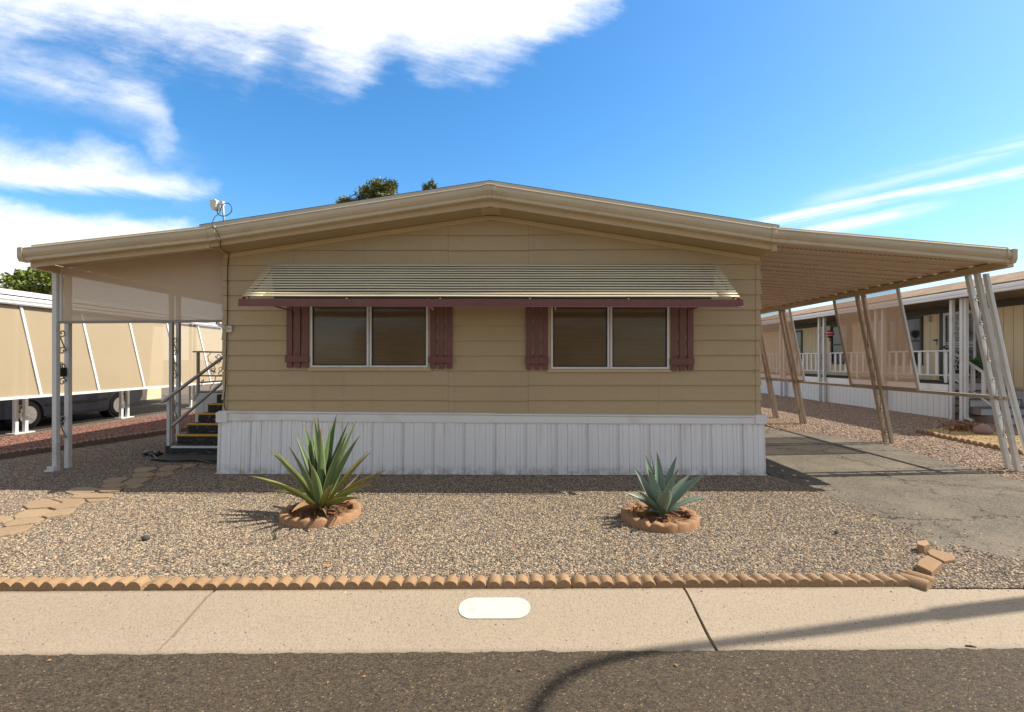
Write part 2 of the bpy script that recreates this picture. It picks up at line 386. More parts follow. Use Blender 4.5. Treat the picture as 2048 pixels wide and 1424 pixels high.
# ================================================================== CAMERA, LIGHT, SKY
cam = bpy.data.cameras.new('camera'); co_ = bpy.data.objects.new('camera', cam); COL.objects.link(co_)
co_.location = (0, 0, CZ); co_.rotation_euler = (PI / 2, 0, TH)
cam.sensor_width = 36; cam.lens = 36 * FL / 2048; cam.shift_y = 7 / 2048; cam.clip_end = 5000; cam.clip_start = .05
sc.camera = co_
SX, SY = .92, .115
sd = Vector((SX, SY, 1)).normalized()
sun = bpy.data.lights.new('sun', 'SUN'); so = bpy.data.objects.new('sun', sun); COL.objects.link(so)
sun.energy = 5.0; sun.angle = math.radians(.4); sun.color = (1, .93, .82)
so.rotation_euler = sd.to_track_quat('Z', 'Y').to_euler(); so.location = sd * 60
SKY_STR, EXPO = .10, .50
w = bpy.data.worlds.new('World'); sc.world = w; w.use_nodes = True
N = NT(w.node_tree); bg = N.n['Background']
sky = N.new('ShaderNodeTexSky', sky_type='NISHITA'); sky.sun_disc = False
sky.sun_elevation = math.asin(sd.z); sky.sun_rotation = math.atan2(SX, SY)
sky.altitude = 400; sky.air_density = 1.0; sky.dust_density = 1.0; sky.ozone_density = 3.0
dirv = N.new('ShaderNodeTexCoord').outputs['Generated']; dx, dy, dz = N.sep(dirv)
xc = N.m('ADD', N.m('MULTIPLY', dx, cT), N.m('MULTIPLY', dy, sT)); yc = N.m('SUBTRACT', N.m('MULTIPLY', dy, cT), N.m('MULTIPLY', dx, sT))
ym = N.m('MAXIMUM', yc, .12)
U = N.m('ADD', N.m('DIVIDE', xc, ym), 1.024); V = N.m('SUBTRACT', .719, N.m('DIVIDE', dz, ym))
def curve(x, pts):
    """piecewise boundary V(U); U in 0..2.1, V offset by .3"""
    nd = N.new('ShaderNodeFloatCurve'); cm = nd.mapping; c = cm.curves[0]
    while len(c.points) < len(pts): c.points.new(.5, .5)
    for p, (u, v) in zip(c.points, pts): p.location = (u / 2.1, v + .3); p.handle_type = 'AUTO'
    cm.use_clip = False; cm.update()
    N.put(nd.inputs['Value'], N.m('DIVIDE', x, 2.1, clamp=True)); return N.m('SUBTRACT', nd.outputs[0], .3)
q1 = N.m('ADD', N.m('MULTIPLY', U, .966), N.m('MULTIPLY', V, .259)); q2 = N.m('SUBTRACT', N.m('MULTIPLY', V, .966), N.m('MULTIPLY', U, .259))
w1 = N.noise(N.comb(N.m('MULTIPLY', U, 4), N.m('MULTIPLY', V, 7), 0.0), 1.0, 7, .6)
w2 = N.noise(N.comb(N.m('MULTIPLY', U, 4), N.m('MULTIPLY', V, 7), 5.0), 1.0, 7, .6)
wisp = N.noise(N.comb(N.m('MULTIPLY', U, 4.5), N.m('MULTIPLY', N.m('SUBTRACT', V, N.m('MULTIPLY', U, .18)), 20), N.m('MULTIPLY', w1, 1.5)), 1.0, 8, .62)
puff = N.noise(N.comb(N.m('MULTIPLY', U, 7), N.m('MULTIPLY', V, 11), 2.0), 1.0, 9, .62, .6)
Ud = N.m('ADD', U, N.m('MULTIPLY', N.m('SUBTRACT', w1, .5), .24)); Vd = N.m('ADD', V, N.m('MULTIPLY', N.m('SUBTRACT', w2, .5), .15))
mul = lambda *a: a[0] if len(a) == 1 else N.m('MULTIPLY', a[0], mul(*a[1:]))
fine = N.noise(N.comb(N.m('MULTIPLY', q1, 9), N.m('MULTIPLY', q2, 46), N.m('MULTIPLY', w1, 2.5)), 1.0, 8, .66)
wispL = N.noise(N.comb(N.m('MULTIPLY', N.m('ADD', U, N.m('MULTIPLY', V, .4)), 3.2), N.m('MULTIPLY', N.m('SUBTRACT', V, N.m('MULTIPLY', U, .30)), 24), N.m('MULTIPLY', w2, 1.6)), 1.0, 9, .64)
tex = N.m('ADD', N.m('MULTIPLY_ADD', wisp, .45, N.m('MULTIPLY', puff, .40)), N.m('MULTIPLY_ADD', fine, .22, N.m('MULTIPLY', wispL, .22)))
LA = curve(Ud, [(0, .085), (.12, .09), (.2, .115), (.28, .165), (.36, .145), (.44, .15), (.5, .17), (.55, .145), (.62, .165), (.68, .178), (.74, .155), (.8, .13), (.86, .15), (.95, .145), (1.03, .13), (1.1, .09), (1.2, .03), (1.27, -.03), (1.4, -.25), (2.1, -.3)])
thick = N.sstep(N.m('ADD', N.m('SUBTRACT', LA, Vd), N.m('MULTIPLY', N.m('SUBTRACT', fine, .5), .07)), -.03, .09)
solid = N.m('MAXIMUM', N.sstep(U, .50, .95), N.m('MULTIPLY', N.sstep(V, .09, -.02), N.m('MULTIPLY_ADD', N.sstep(U, .1, .6), .6, .4)))
covA = N.m('MULTIPLY', thick, N.sstep(N.m('ADD', tex, N.m('MULTIPLY', solid, .34)), .42, .96))
LB = curve(Ud, [(0, .13), (.1, .155), (.2, .18), (.27, .205), (.31, .25), (.345, .31), (.36, .34), (2.1, .34)])
dB = N.m('ABSOLUTE', N.m('SUBTRACT', V, LB))
covB = mul(N.sstep(N.m('ADD', dB, N.m('MULTIPLY', N.m('SUBTRACT', w2, .5), .10)), .085, .0), N.sstep(tex, .40, .95), N.sstep(U, .44, .26), .95)
CU = curve(Ud, [(0, .262), (.1, .27), (.2, .275), (.3, .30), (.38, .335), (.43, .362), (.46, .39), (2.1, .40)])
CL = curve(U, [(0, .378), (.1, .387), (.25, .392), (.35, .397), (.46, .40), (2.1, .4)])
covC = mul(N.sstep(N.m('SUBTRACT', Vd, CU), -.01, .075), N.sstep(N.m('ADD', N.m('SUBTRACT', CL, V), N.m('MULTIPLY', N.m('SUBTRACT', wispL, .5), .05)), -.006, .03), N.sstep(Ud, .49, .38), N.sstep(N.m('ADD', tex, .16), .42, .92))
DU = curve(Ud, [(0, .395), (.1, .415), (.2, .425), (.3, .435), (.42, .455), (.5, .50), (2.1, .6)])
covD = mul(N.sstep(N.m('SUBTRACT', Vd, DU), -.012, .05), N.sstep(U, .52, .36), N.sstep(N.m('ADD', tex, .18), .40, .90))
stre = N.noise(N.comb(N.m('MULTIPLY', U, 5), N.m('MULTIPLY', N.m('ADD', V, N.m('MULTIPLY', U, .2)), 70), 3.0), 1.0, 6, .6)
def streak(x0, y0, x1, y1, wid, k, e0, e1):
    mm = (y1 - y0) / (x1 - x0)
    d = N.m('SUBTRACT', V, N.m('MULTIPLY_ADD', N.m('SUBTRACT', U, x0), mm, y0)); d = N.m('ADD', d, N.m('MULTIPLY', N.m('SUBTRACT', w1, .5), .012))
    g = N.m('POWER', 2.718, N.m('MULTIPLY', N.m('POWER', N.m('DIVIDE', N.m('ABSOLUTE', d), wid), 2.0), -1.0))
    r = mul(g, N.sstep(U, e0 - .06, e0 + .08), k, N.m('MULTIPLY_ADD', N.sstep(stre, .35, .6), .75, .25))
    return mul(r, N.sstep(U, e1 + .06, e1 - .12)) if e1 else r
sts = [streak(1.5, .447, 2.048, .340, .0075, 1.0, 1.5, None), streak(1.55, .447, 1.80, .392, .013, .55, 1.5, 1.82), streak(1.60, .467, 1.88, .410, .011, .85, 1.56, 1.88), streak(1.6, .415, 2.048, .288, .016, .32, 1.6, None), streak(1.88, .383, 2.1, .338, .006, .4, 1.86, None)]
front = N.sstep(yc, .12, .3)
tot = covA
for c_ in (covB, covC, covD, *sts): tot = N.m('MAXIMUM', tot, c_)
tot = N.m('MULTIPLY', tot, front)
gen = N.noise(N.vm('MULTIPLY', dirv, (1.6, 1.6, 3.5)), 1.3, 7, .6)
back = mul(N.sstep(gen, .30, .60), N.sstep(yc, .25, -.05), N.sstep(dz, -.02, .10), .95)  # unseen cloud cover behind the camera, added as neutral fill light
hs = N.new('ShaderNodeHueSaturation'); hs.inputs['Hue'].default_value = .496; hs.inputs['Saturation'].default_value = 1.30; hs.inputs['Value'].default_value = 1.70
N.l.new(sky.outputs[0], hs.inputs['Color'])
CLOUD = 9.3
skyc = N.mix(back, hs.outputs[0], (4.3, 4.0, 3.65, 1))
N.put(bg.inputs[0], N.mix(N.m('MULTIPLY', tot, .97), skyc, (CLOUD, CLOUD * .995, CLOUD * .99, 1)))
bg.inputs[1].default_value = SKY_STR
sc.view_settings.view_transform = 'Standard'; sc.view_settings.look = 'None'; sc.view_settings.exposure = EXPO; sc.view_settings.gamma = 1
sc.cycles.max_bounces = 8; sc.cycles.transparent_max_bounces = 12; sc.cycles.use_denoising = True
# ================================================================== GROUND, STREET, GRAVEL
def sheet(name, poly, z, m, k='structure', label=None, sub=0):
    mb = MB(); mb.add([(p[0], p[1], z) for p in poly], [tuple(range(len(poly)))])
    o = mb.build(name, m); kind(o, k, label)
    return o
YK0, YK1, KS = 2.845, 3.429, .0225
def kback(x): return YK1 + KS * x
M_GROUND = gravel_base('desert ground gravel', G_BRN, 40)
sheet('ground', [(-900, kback(-60)), (-60, kback(-60)), (60, kback(60)), (900, kback(60)), (900, 1500), (-900, 1500)], -.0165, M_GROUND)
sheet('ground', [(-900, -600), (900, -600), (900, -8.5), (-900, -8.5)], -.03, M_GROUND)
# street
rd = MB(); nx = 2600
xs = [-60 + 120 * i / nx for i in range(nx + 1)]
vs = [(-60, -8.5, -.104)] + [(x, YK0 + .014 + .016 * mnoise.noise(Vector((x * 5, 1, 0))) + .016 * mnoise.noise(Vector((x * 23, 3, 0))) + .012 * mnoise.noise(Vector((x * 61, 7, 0))) + KS * x - .012, -.104) for x in xs] + [(60, -8.5, -.104)]
rd.add(vs, [tuple(reversed(range(len(vs))))]); kind(rd.build('road', M_ROAD), 'structure')
# rolled kerb in cast slabs with open joints
prof = [(0, -.13), (0, -.108), (.06, -.104), (.16, -.092), (.30, -.060), (.42, -.033), (.50, -.018), (.56, -.012), (.605, -.012), (.605, -.2)]
joints = [-60, -29.4, -26.2, -23.0, -19.8, -16.6, -13.4, -10.2, -8.5, -5.27, -2.06, 1.14, 4.35, 7.55, 10.75, 14, 17, 20, 60]
for a, b in zip(joints, joints[1:]):
    mb = MB(); n = 16; rows = []
    for i in range(n + 1):
        t = i / n; row = []
        for j, (yy, zz) in enumerate(prof):
            x = a + (b - a) * t
            if i == 0: x += .009 + .008 * mnoise.noise(Vector((yy * 14, a, 0)))
            if i == n: x -= .009 + .008 * mnoise.noise(Vector((yy * 14, b + 9, 0)))
            row.append((x, YK0 + yy * .965 + KS * x, zz))
        rows.append(row)
    m_ = len(prof); vs = [p for r in rows for p in r]
    mb.add(vs, [(i * m_ + j, (i + 1) * m_ + j, (i + 1) * m_ + j + 1, i * m_ + j + 1) for i in range(n) for j in range(m_ - 1)], True)
    mb.add([p for p in rows[0]], [tuple(range(m_))]); mb.add([p for p in rows[-1]], [tuple(reversed(range(m_)))])
    kind(mb.build('kerb', M_CONC), 'structure')
mb = MB(); mb.prism([(-60, YK0 - 1.34), (60, YK0 + 1.36), (60, kback(60)), (-60, kback(-60))], -.17, -.13); kind(mb.build('kerb_bed', M_SOIL), 'structure')
# white painted capsule on the kerb
A = gnd(917, 1214, -.03); B = gnd(1061, 1214, -.03)
mb = MB(); L = (B - A).length; cx = (A.x + B.x) / 2; hw = L / 2; y0, y1 = 3.125, 3.315; r_ = (y1 - y0) / 2; pts = []
for k in range(40):
    a = 2 * PI * k / 40 + PI / 80
    px_ = (hw - r_) * (1 if math.cos(a) > 0 else -1) + r_ * math.cos(a); py_ = r_ * math.sin(a)
    pts.append((cx + px_ * (1 + .012 * mnoise.noise(Vector((k, 0, 0)))), (y0 + y1) / 2 + py_ * (1 + .05 * mnoise.noise(Vector((k * .9, 4, 0))))))
def kz(y, x=0):
    yy = (y - YK0 - KS * x) / .965
    for (a, za), (b, zb) in zip(prof, prof[1:]):
        if a <= yy <= b and b > a: return za + (zb - za) * (yy - a) / (b - a)
    return 0
xs_ = sorted(set(p[0] for p in pts))
ny = 8; grid = []
top = [(p[0], p[1]) for p in pts[:20]]; bot = [(p[0], p[1]) for p in reversed(pts[20:])]
for (xa, ya), (xb, yb) in zip(top, bot):
    for j in range(ny + 1):
        t = j / ny; x = xa + (xb - xa) * t; y = ya + (yb - ya) * t; grid.append((x, y + KS * x, kz(y) + .004))
mb.add(grid, [(i * (ny + 1) + j, (i + 1) * (ny + 1) + j, (i + 1) * (ny + 1) + j + 1, i * (ny + 1) + j + 1) for i in range(19) for j in range(ny)])
tag(mb.build('painted_kerb_mark', M_PADW), 'white rounded paint mark on the concrete kerb', 'kerb marking')
# driveway
sheet('driveway', [(3.44, 6.9), (3.52, 6.2), (3.62, 5.2), (3.58, 4.6), (3.50, 4.15), (3.62, 3.95), (3.9, 3.75), (4.3, 3.62), (5.5, kback(5.5) + .01), (6.6, kback(6.6) + .01), (6.52, 6.3), (6.44, 7.0), (6.62, 8.2), (6.78, 9.4), (6.35, 10.6), (5.4, 11.6), (4.4, 12.2), (3.40, 12.6)], -.006, M_DRIVE)
sheet('neighbour_driveway', [(-16, -.5), (-10.55, 3.6), (-10.55, 22), (-16, 22)][1:] + [(-16, 3.6)], -.006, M_NDRIVE)
# gravel: a bedded base sheet with loose stones strewn over it by geometry nodes
def pebbles(name, poly, z, base, stops, dens, size, seed, label):
    pm = pebble_mat(name + ' loose stones', stops)
    # triangle-friendly grid: polygon only
    o = sheet(name, poly, z, base, 'stuff', label); o['category'] = 'gravel'
    ng = bpy.data.node_groups.new(name + ' scatter', 'GeometryNodeTree')
    ng.interface.new_socket('Geometry', in_out='INPUT', socket_type='NodeSocketGeometry')
    ng.interface.new_socket('Geometry', in_out='OUTPUT', socket_type='NodeSocketGeometry')
    n = ng.nodes; l = ng.links
    gi = n.new('NodeGroupInput'); go = n.new('NodeGroupOutput')
    dp = n.new('GeometryNodeDistributePointsOnFaces'); dp.inputs['Density'].default_value = dens; dp.inputs['Seed'].default_value = seed
    ico = n.new('GeometryNodeMeshIcoSphere'); ico.inputs['Radius'].default_value = size; ico.inputs['Subdivisions'].default_value = 2
    sp = n.new('GeometryNodeSetPosition'); nz = n.new('ShaderNodeTexNoise'); nz.inputs['Scale'].default_value = .9 / size
    vm = n.new('ShaderNodeVectorMath'); vm.operation = 'SUBTRACT'; vm.inputs[1].default_value = (.5, .5, .5)
    vs_ = n.new('ShaderNodeVectorMath'); vs_.operation = 'SCALE'; vs_.inputs['Scale'].default_value = size * 1.5
    l.new(nz.outputs['Color'], vm.inputs[0]); l.new(vm.outputs[0], vs_.inputs[0]); l.new(vs_.outputs[0], sp.inputs['Offset'])
    sm = n.new('GeometryNodeSetMaterial'); sm.inputs['Material'].default_value = pm
    l.new(ico.outputs[0], sp.inputs['Geometry']); l.new(sp.outputs[0], sm.inputs['Geometry'])
    ip = n.new('GeometryNodeInstanceOnPoints')
    rr = n.new('FunctionNodeRandomValue'); rr.data_type = 'FLOAT_VECTOR'; rr.inputs[0].default_value = (-.5, -.5, 0); rr.inputs[1].default_value = (.5, .5, 6.28)
    rs = n.new('FunctionNodeRandomValue'); rs.data_type = 'FLOAT_VECTOR'; rs.inputs[0].default_value = (.45, .42, .3); rs.inputs[1].default_value = (1.65, 1.3, .9)
    l.new(gi.outputs[0], dp.inputs[0]); l.new(dp.outputs['Points'], ip.inputs['Points']); l.new(sm.outputs[0], ip.inputs['Instance'])
    l.new(rr.outputs[0], ip.inputs['Rotation']); l.new(rs.outputs[0], ip.inputs['Scale'])
    j = n.new('GeometryNodeJoinGeometry')
    if base: l.new(gi.outputs[0], j.inputs[0])
    l.new(ip.outputs[0], j.inputs[0])
    l.new(j.outputs[0], go.inputs[0])
    md = o.modifiers.new('strew', 'NODES'); md.node_group = ng
    return o
B_YARD = gravel_base('yard gravel bed', GRAV, 58); B_PINK = gravel_base('pink gravel bed', G_PINK, 38)
B_RED = gravel_base('red lava gravel bed', G_RED, 42); B_YEL = gravel_base('yellow gravel bed', G_YEL, 46); B_BRN = gravel_base('brown gravel bed', G_BRN, 40)
pebbles('front_gravel', [(-5.2, kback(-5.2) + .04), (3.40, kback(3.4) + .04), (3.56, 3.8), (3.52, 4.2), (3.64, 4.75), (3.66, 5.2), (3.56, 6.2), (3.42, 6.82), (-5.2, 6.82)], -.010, B_YARD, GRAV, 5600, .0082, 3, 'mixed tan and grey gravel covering the front yard')
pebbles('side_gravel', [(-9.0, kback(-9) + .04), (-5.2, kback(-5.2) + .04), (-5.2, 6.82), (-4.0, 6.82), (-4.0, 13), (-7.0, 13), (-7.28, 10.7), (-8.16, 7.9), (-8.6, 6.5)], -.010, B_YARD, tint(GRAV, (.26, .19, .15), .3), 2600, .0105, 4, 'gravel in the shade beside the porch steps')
pebbles('red_gravel', [(-8.7, 5.9), (-8.22, 7.9), (-7.34, 10.7), (-7.0, 13), (-7.0, 17), (-9.2, 17), (-10.0, 13.5), (-10.3, 10.0), (-10.5, 6), (-9.6, 5)], -.012, B_RED, G_RED, 900, .016, 5, 'dark red gravel strip between the two lots')
pebbles('pink_gravel', [(6.60, kback(6.6) + .02), (9.5, kback(9.5) + .02), (12.5, 9.0), (12.9, 12.2), (11.5, 12.6), (11.45, 16), (11.4, 26), (3.5, 26), (3.45, 12.62), (4.4, 12.22), (5.4, 11.62), (6.36, 10.6), (6.80, 9.4), (6.64, 8.2), (6.46, 7.0), (6.54, 6.3)], -.012, B_PINK, G_PINK, 620, .0175, 6, 'pinkish gravel between the driveway and the neighbour house')
yp = [gnd(*p) for p in [(1832, 863), (1870, 857), (1905, 855), (1950, 860), (2010, 868), (2080, 880), (2080, 915), (2023, 903)]]
pebbles('yellow_gravel', [(p.x, p.y) for p in yp], .006, B_YEL, G_YEL, 1700, .014, 7, 'yellow gravel bed beside the neighbour steps')
# spilled stones where the gravel meets the driveway mouth
wp = [gnd(*p) for p in [(1838, 1174), (1850, 1116), (1885, 1092), (1915, 1088), (1960, 1100), (2010, 1112), (2110, 1132), (2110, 1175)]]
pebbles('spilled_gravel', [(p.x, p.y) for p in wp], -.0045, B_YARD, GRAV, 4200, .0085, 9, 'loose gravel spilled at the mouth of the driveway')
pebbles('stray_gravel', [(-6, kback(-6) - .07), (6, kback(6) - .07), (6, kback(6) - .002), (-6, kback(-6) - .002)], -.0145, None, GRAV, 140, .007, 21, 'stray gravel stones spilled along the back of the kerb')
pebbles('stray_gravel', [(3.5, 3.9), (4.3, 3.7), (4.2, 4.6), (3.95, 5.6), (3.85, 6.6), (3.5, 6.8), (3.58, 5.2)], -.0052, None, GRAV, 120, .009, 22, 'stray gravel stones strewn on the driveway edge')
# flagstones
Z0 = 2.717
FS = [[(985, 88), (1000, 75), (1080, 72), (1060, 85), (1010, 97)], [(860, 100), (900, 82), (970, 80), (990, 90), (940, 108), (870, 112)],
      [(725, 105), (760, 95), (840, 92), (860, 100), (800, 118), (730, 120)], [(832, 133), (870, 118), (940, 113), (950, 128), (890, 142)],
      [(715, 130), (760, 120), (826, 121), (848, 134), (800, 145), (720, 148)], [(660, 180), (710, 152), (800, 147), (822, 156), (780, 178), (700, 195)],
      [(555, 165), (600, 148), (690, 142), (700, 152), (655, 172), (570, 178)], [(672, 200), (760, 181), (792, 184), (742, 204)],
      [(545, 192), (590, 180), (655, 175), (688, 186), (650, 200), (560, 201)], [(515, 211), (600, 202), (668, 206), (650, 222), (545, 226)],
      [(350, 225), (380, 205), (480, 195), (540, 204), (505, 228), (400, 238)], [(395, 242), (500, 231), (622, 234), (600, 254), (460, 258), (380, 256)],
      [(462, 262), (600, 258), (570, 270), (478, 278)], [(275, 264), (455, 261), (468, 277), (415, 304), (305, 321), (260, 310), (343, 283)],
      [(122, 300), (165, 275), (262, 263), (332, 281), (296, 304), (240, 311), (150, 318)], [(70, 355), (135, 320), (248, 312), (290, 325), (250, 350), (160, 362), (76, 369)],
      [(222, 358), (302, 324), (412, 312), (405, 330), (340, 350), (252, 366)], [(-60, 357), (58, 357), (72, 373), (20, 392), (-60, 400)],
      [(12, 409), (82, 374), (213, 361), (248, 369), (200, 390), (100, 405), (30, 414)], [(-60, 435), (20, 418), (188, 401), (160, 424), (60, 455), (-60, 474)]]
for i, fs in enumerate(FS):
    pts = [gnd(x / Z0, 900 + y / Z0, .012) for x, y in fs]; c = sum(pts, Vector()) / len(pts)
    pp = []
    for k in range(len(pts)):      # rough split edge
        a, b = pts[k], pts[(k + 1) % len(pts)]
        for t in (0, .33, .66):
            q = a.lerp(b, t); q = c + (q - c) * (.965 + .03 * mnoise.noise(q * 9))
            pp.append((q.x, q.y))
    mb = MB(); dz_ = R.uniform(-.004, .006); mb.prism(pp, -.03, .010 + dz_)
    where = 'in the shade' if i < 12 else 'in the sun'
    o = mb.build('flagstone', M_FLAG, None, .008)
    tag(o, f'{"dusky" if i < 12 else "peach"} flagstone {where}, {ORD[i]} along the path from the porch steps', 'flagstone', 'flagstones of the garden path')
# scalloped edging blocks
def scallop(n=6, L=.58, D=.105, zb=-.06, zt=.045, amp=.034, worn=0):
    """one cast block: flutes run front to back, top scalloped"""
    mb = MB(); m = n * 8; prof_ = []
    for i in range(m + 1):
        t = i / m; ph = (t * n) % 1.0
        z = zt - amp + amp * math.sin(PI * ph if i % 8 else 0) ** .7 if i % 8 else zt - amp
        prof_.append((t * L - L / 2, z))
    vs = []
    for y, k in ((-D / 2, .0), (-D / 2 + .012, .006), (D / 2 - .012, .006), (D / 2, 0)):
        for x, z in prof_: vs.append((x, y + .002 * mnoise.noise(Vector((x * 40 + worn * 9, y * 40, worn))), z - .006 + k + .007 * mnoise.noise(Vector((x * 16, y * 22, worn * 3.3)))))
    q = m + 1
    fs = [(r * q + i, r * q + i + 1, (r + 1) * q + i + 1, (r + 1) * q + i) for r in range(3) for i in range(m)]
    mb.add(vs, fs, True)
    f = [v for v in vs[:q]]; bk = vs[3 * q:]
    mb.add(f + [(x, y, zb) for x, y, z in f], [(q + i, q + i + 1, i + 1, i) for i in range(m)])
    mb.add(bk + [(x, y, zb) for x, y, z in bk], [(i, i + 1, q + i + 1, q + i) for i in range(m)])
    for s_, idx in ((-1, 0), (1, m)):
        e = [vs[r * q + idx] for r in range(4)]; e2 = [(x, y, zb) for x, y, z in e]
        mb.add(e + e2, [(0, 1, 2, 3, 7, 6, 5, 4) if s_ > 0 else (4, 5, 6, 7, 3, 2, 1, 0)])
    return mb
mids = [20, 194, 376, 546, 717, 887, 1058, 1229, 1399, 1569, 1741]
protos = [scallop(worn=k + 1).build('edging_block', M_SCAL) for k in range(4)]
for i, mx in enumerate(mids):
    p = gnd(mx, 1182.5 - 10.5 * mx / 2048, -.012)
    o = protos[i] if i < 4 else protos[R.randrange(4)].copy()
    if i >= 4: COL.objects.link(o)
    o.location = (p.x, p.y + .055, R.uniform(-.010, .005) + (.012 if i < 2 else 0)); o.rotation_euler = (R.uniform(-.05, .05), R.uniform(-.012, .012), KS + R.uniform(-.016, .016))
    tag(o, f'tan scalloped concrete edging block behind the kerb, {ORD[i]} from the left end of the row', 'edging block', 'scalloped edging blocks along the kerb')
o = scallop(2, .2, .16, worn=8).build('edging_block', M_SCAL); p = gnd(1842, 1172, 0); o.location = (p.x + .03, p.y + .07, .0); o.rotation_euler = (0, 0, .62)
tag(o, 'short broken edging block turned at the corner of the gravel by the driveway', 'edging block', 'scalloped edging blocks along the kerb')
def slab(pxs, z0, z1, label, zref=.03):
    mb = MB(); pp = [gnd(1500 + x / 2.438, 840 + y / 2.438, zref) for x, y in pxs]; mb.prism([(p.x, p.y) for p in pp], z0, z1)
    tag(mb.build('broken_paver', M_SCAL, None, .008), label, 'paver', 'broken pavers at the driveway corner')
slab([(862, 664), (938, 702), (886, 750), (812, 714), (822, 688), (845, 677)], -.01, .045, 'flat broken tan paver nearest the turned edging block')
slab([(862, 632), (892, 622), (988, 646), (1002, 672), (945, 682), (876, 650)], -.02, .022, 'broken tan paver lying out toward the driveway')
slab([(812, 606), (862, 600), (876, 620), (846, 630), (814, 622)], -.01, .06, 'small broken edging lump at the top of the paver pile')
# far edging rows
a, b = gnd(0, 918), gnd(335, 867); d = (b - a); ln = d.length; d.normalize(); nb = 8
gp = scallop(6, .57, .09, zt=.10, amp=.02, worn=11).build('edging_block', M_SCALG)
for i in range(nb):
    o = gp if i == 0 else gp.copy()
    if i: COL.objects.link(o)
    p = a + d * (.59 * (i - .6)); o.location = (p.x, p.y, R.uniform(-.012, .004)); o.rotation_euler = (0, 0, math.atan2(d.y, d.x) + R.uniform(-.02, .02))
    tag(o, f'dusty brown edging block beside the dark red gravel, {ORD[i]} from the front', 'edging block', 'edging blocks along the red gravel strip')
a, b = gnd(1835, 865), gnd(2045, 908); d = (b - a); d.normalize()
gp = scallop(4, .57, .08, zt=.085, amp=.05, worn=13).build('edging_block', M_SCAL)
for i in range(5):
    o = gp if i == 0 else gp.copy()
    if i: COL.objects.link(o)
    p = a + d * (.585 * (i + .5)); o.location = (p.x, p.y, R.uniform(-.01, .004)); o.rotation_euler = (0, 0, math.atan2(d.y, d.x))
    tag(o, f'brown scalloped edging block holding the yellow gravel, {ORD[i]} from its far end', 'edging block', 'edging blocks of the yellow gravel bed')
# ================================================================== MAIN MOBILE HOME
YW = 6.85; XL, XR, XC = -4.05, 3.29, -.36
def rake(x): return 3.535 - (.1435 * (XC - x) if x < XC else .159 * (x - XC))
def gtop(x):
    if x < -3.92: return 3.247 - .1048 * (-3.92 - x)
    if x > 3.24: return 3.21 - .0916 * (x - 3.24)
    return 3.785 - (.1511 * (XC - x) if x < XC else .1597 * (x - XC))
home = thing('mobile_home', 'tan double wide mobile home with low gable, two windows and white skirting', 'mobile home', (XC, 12, 0))
def clip(poly, a, b, c):   # keep a*x+b*z<=c
    out = []
    for i in range(len(poly)):
        p, q = poly[i], poly[(i + 1) % len(poly)]; dp = a * p[0] + b * p[1] - c; dq = a * q[0] + b * q[1] - c
        if dp <= 0: out.append(p)
        if dp * dq < 0: t = dp / (dp - dq); out.append((p[0] + (q[0] - p[0]) * t, p[1] + (q[1] - p[1]) * t))
    return out
def laps(mb, x0, x1, zstart, pitch, n, Y, proud, zmin, gable=True, ext=.0, top=9):
    for k in range(n):
        za, zb = zstart + pitch * k, zstart + pitch * (k + 1)
        poly = [(x0, max(za, zmin)), (x1, max(za, zmin)), (x1, zb), (x0, zb)]
        if gable:
            poly = clip(poly, -.1435, 1, 3.535 - .1435 * XC); poly = clip(poly, .159, 1, 3.535 + .159 * XC)
        poly = clip(poly, 0, 1, top)
        if len(poly) < 3: continue
        yy = lambda z: Y - proud * (1 - (z - za) / pitch)
        mb.add([(x, yy(z), z) for x, z in poly], [tuple(range(len(poly)))])
        zz = min(p[1] for p in poly); lo = [p for p in poly if abs(p[1] - zz) < 1e-6]
        if len(lo) >= 2:
            xa, xb = min(p[0] for p in lo), max(p[0] for p in lo)
            mb.add([(xa, yy(zz), zz), (xb, yy(zz), zz), (xb, Y + .01, zz), (xa, Y + .01, zz)], [(3, 2, 1, 0)])
    return mb
PIT = .2055; ZS = 1.005 - PIT * 1
fw = MB()
laps(fw, XL + .04, -.9522, ZS, PIT, 14, YW, .023, .80)
laps(fw, -.9500, .1450, ZS - .009, PIT, 14, YW - .0015, .023, .80)
laps(fw, .1470, XR - .04, ZS, PIT, 14, YW, .023, .80)
wall = fw.build('front_wall', M_SIDE, home)
bk = MB(); pl = [(XL + .02, .8), (XR - .02, .8), (XR - .02, rake(XR - .02)), (XC, rake(XC)), (XL + .02, rake(XL + .02))]
bk.sweep([Vector((x, 0, z)) for x, z in pl], (0, YW + .012, 0), (0, 20, 0)); bk.build('wall_core', M_BLACK, home)
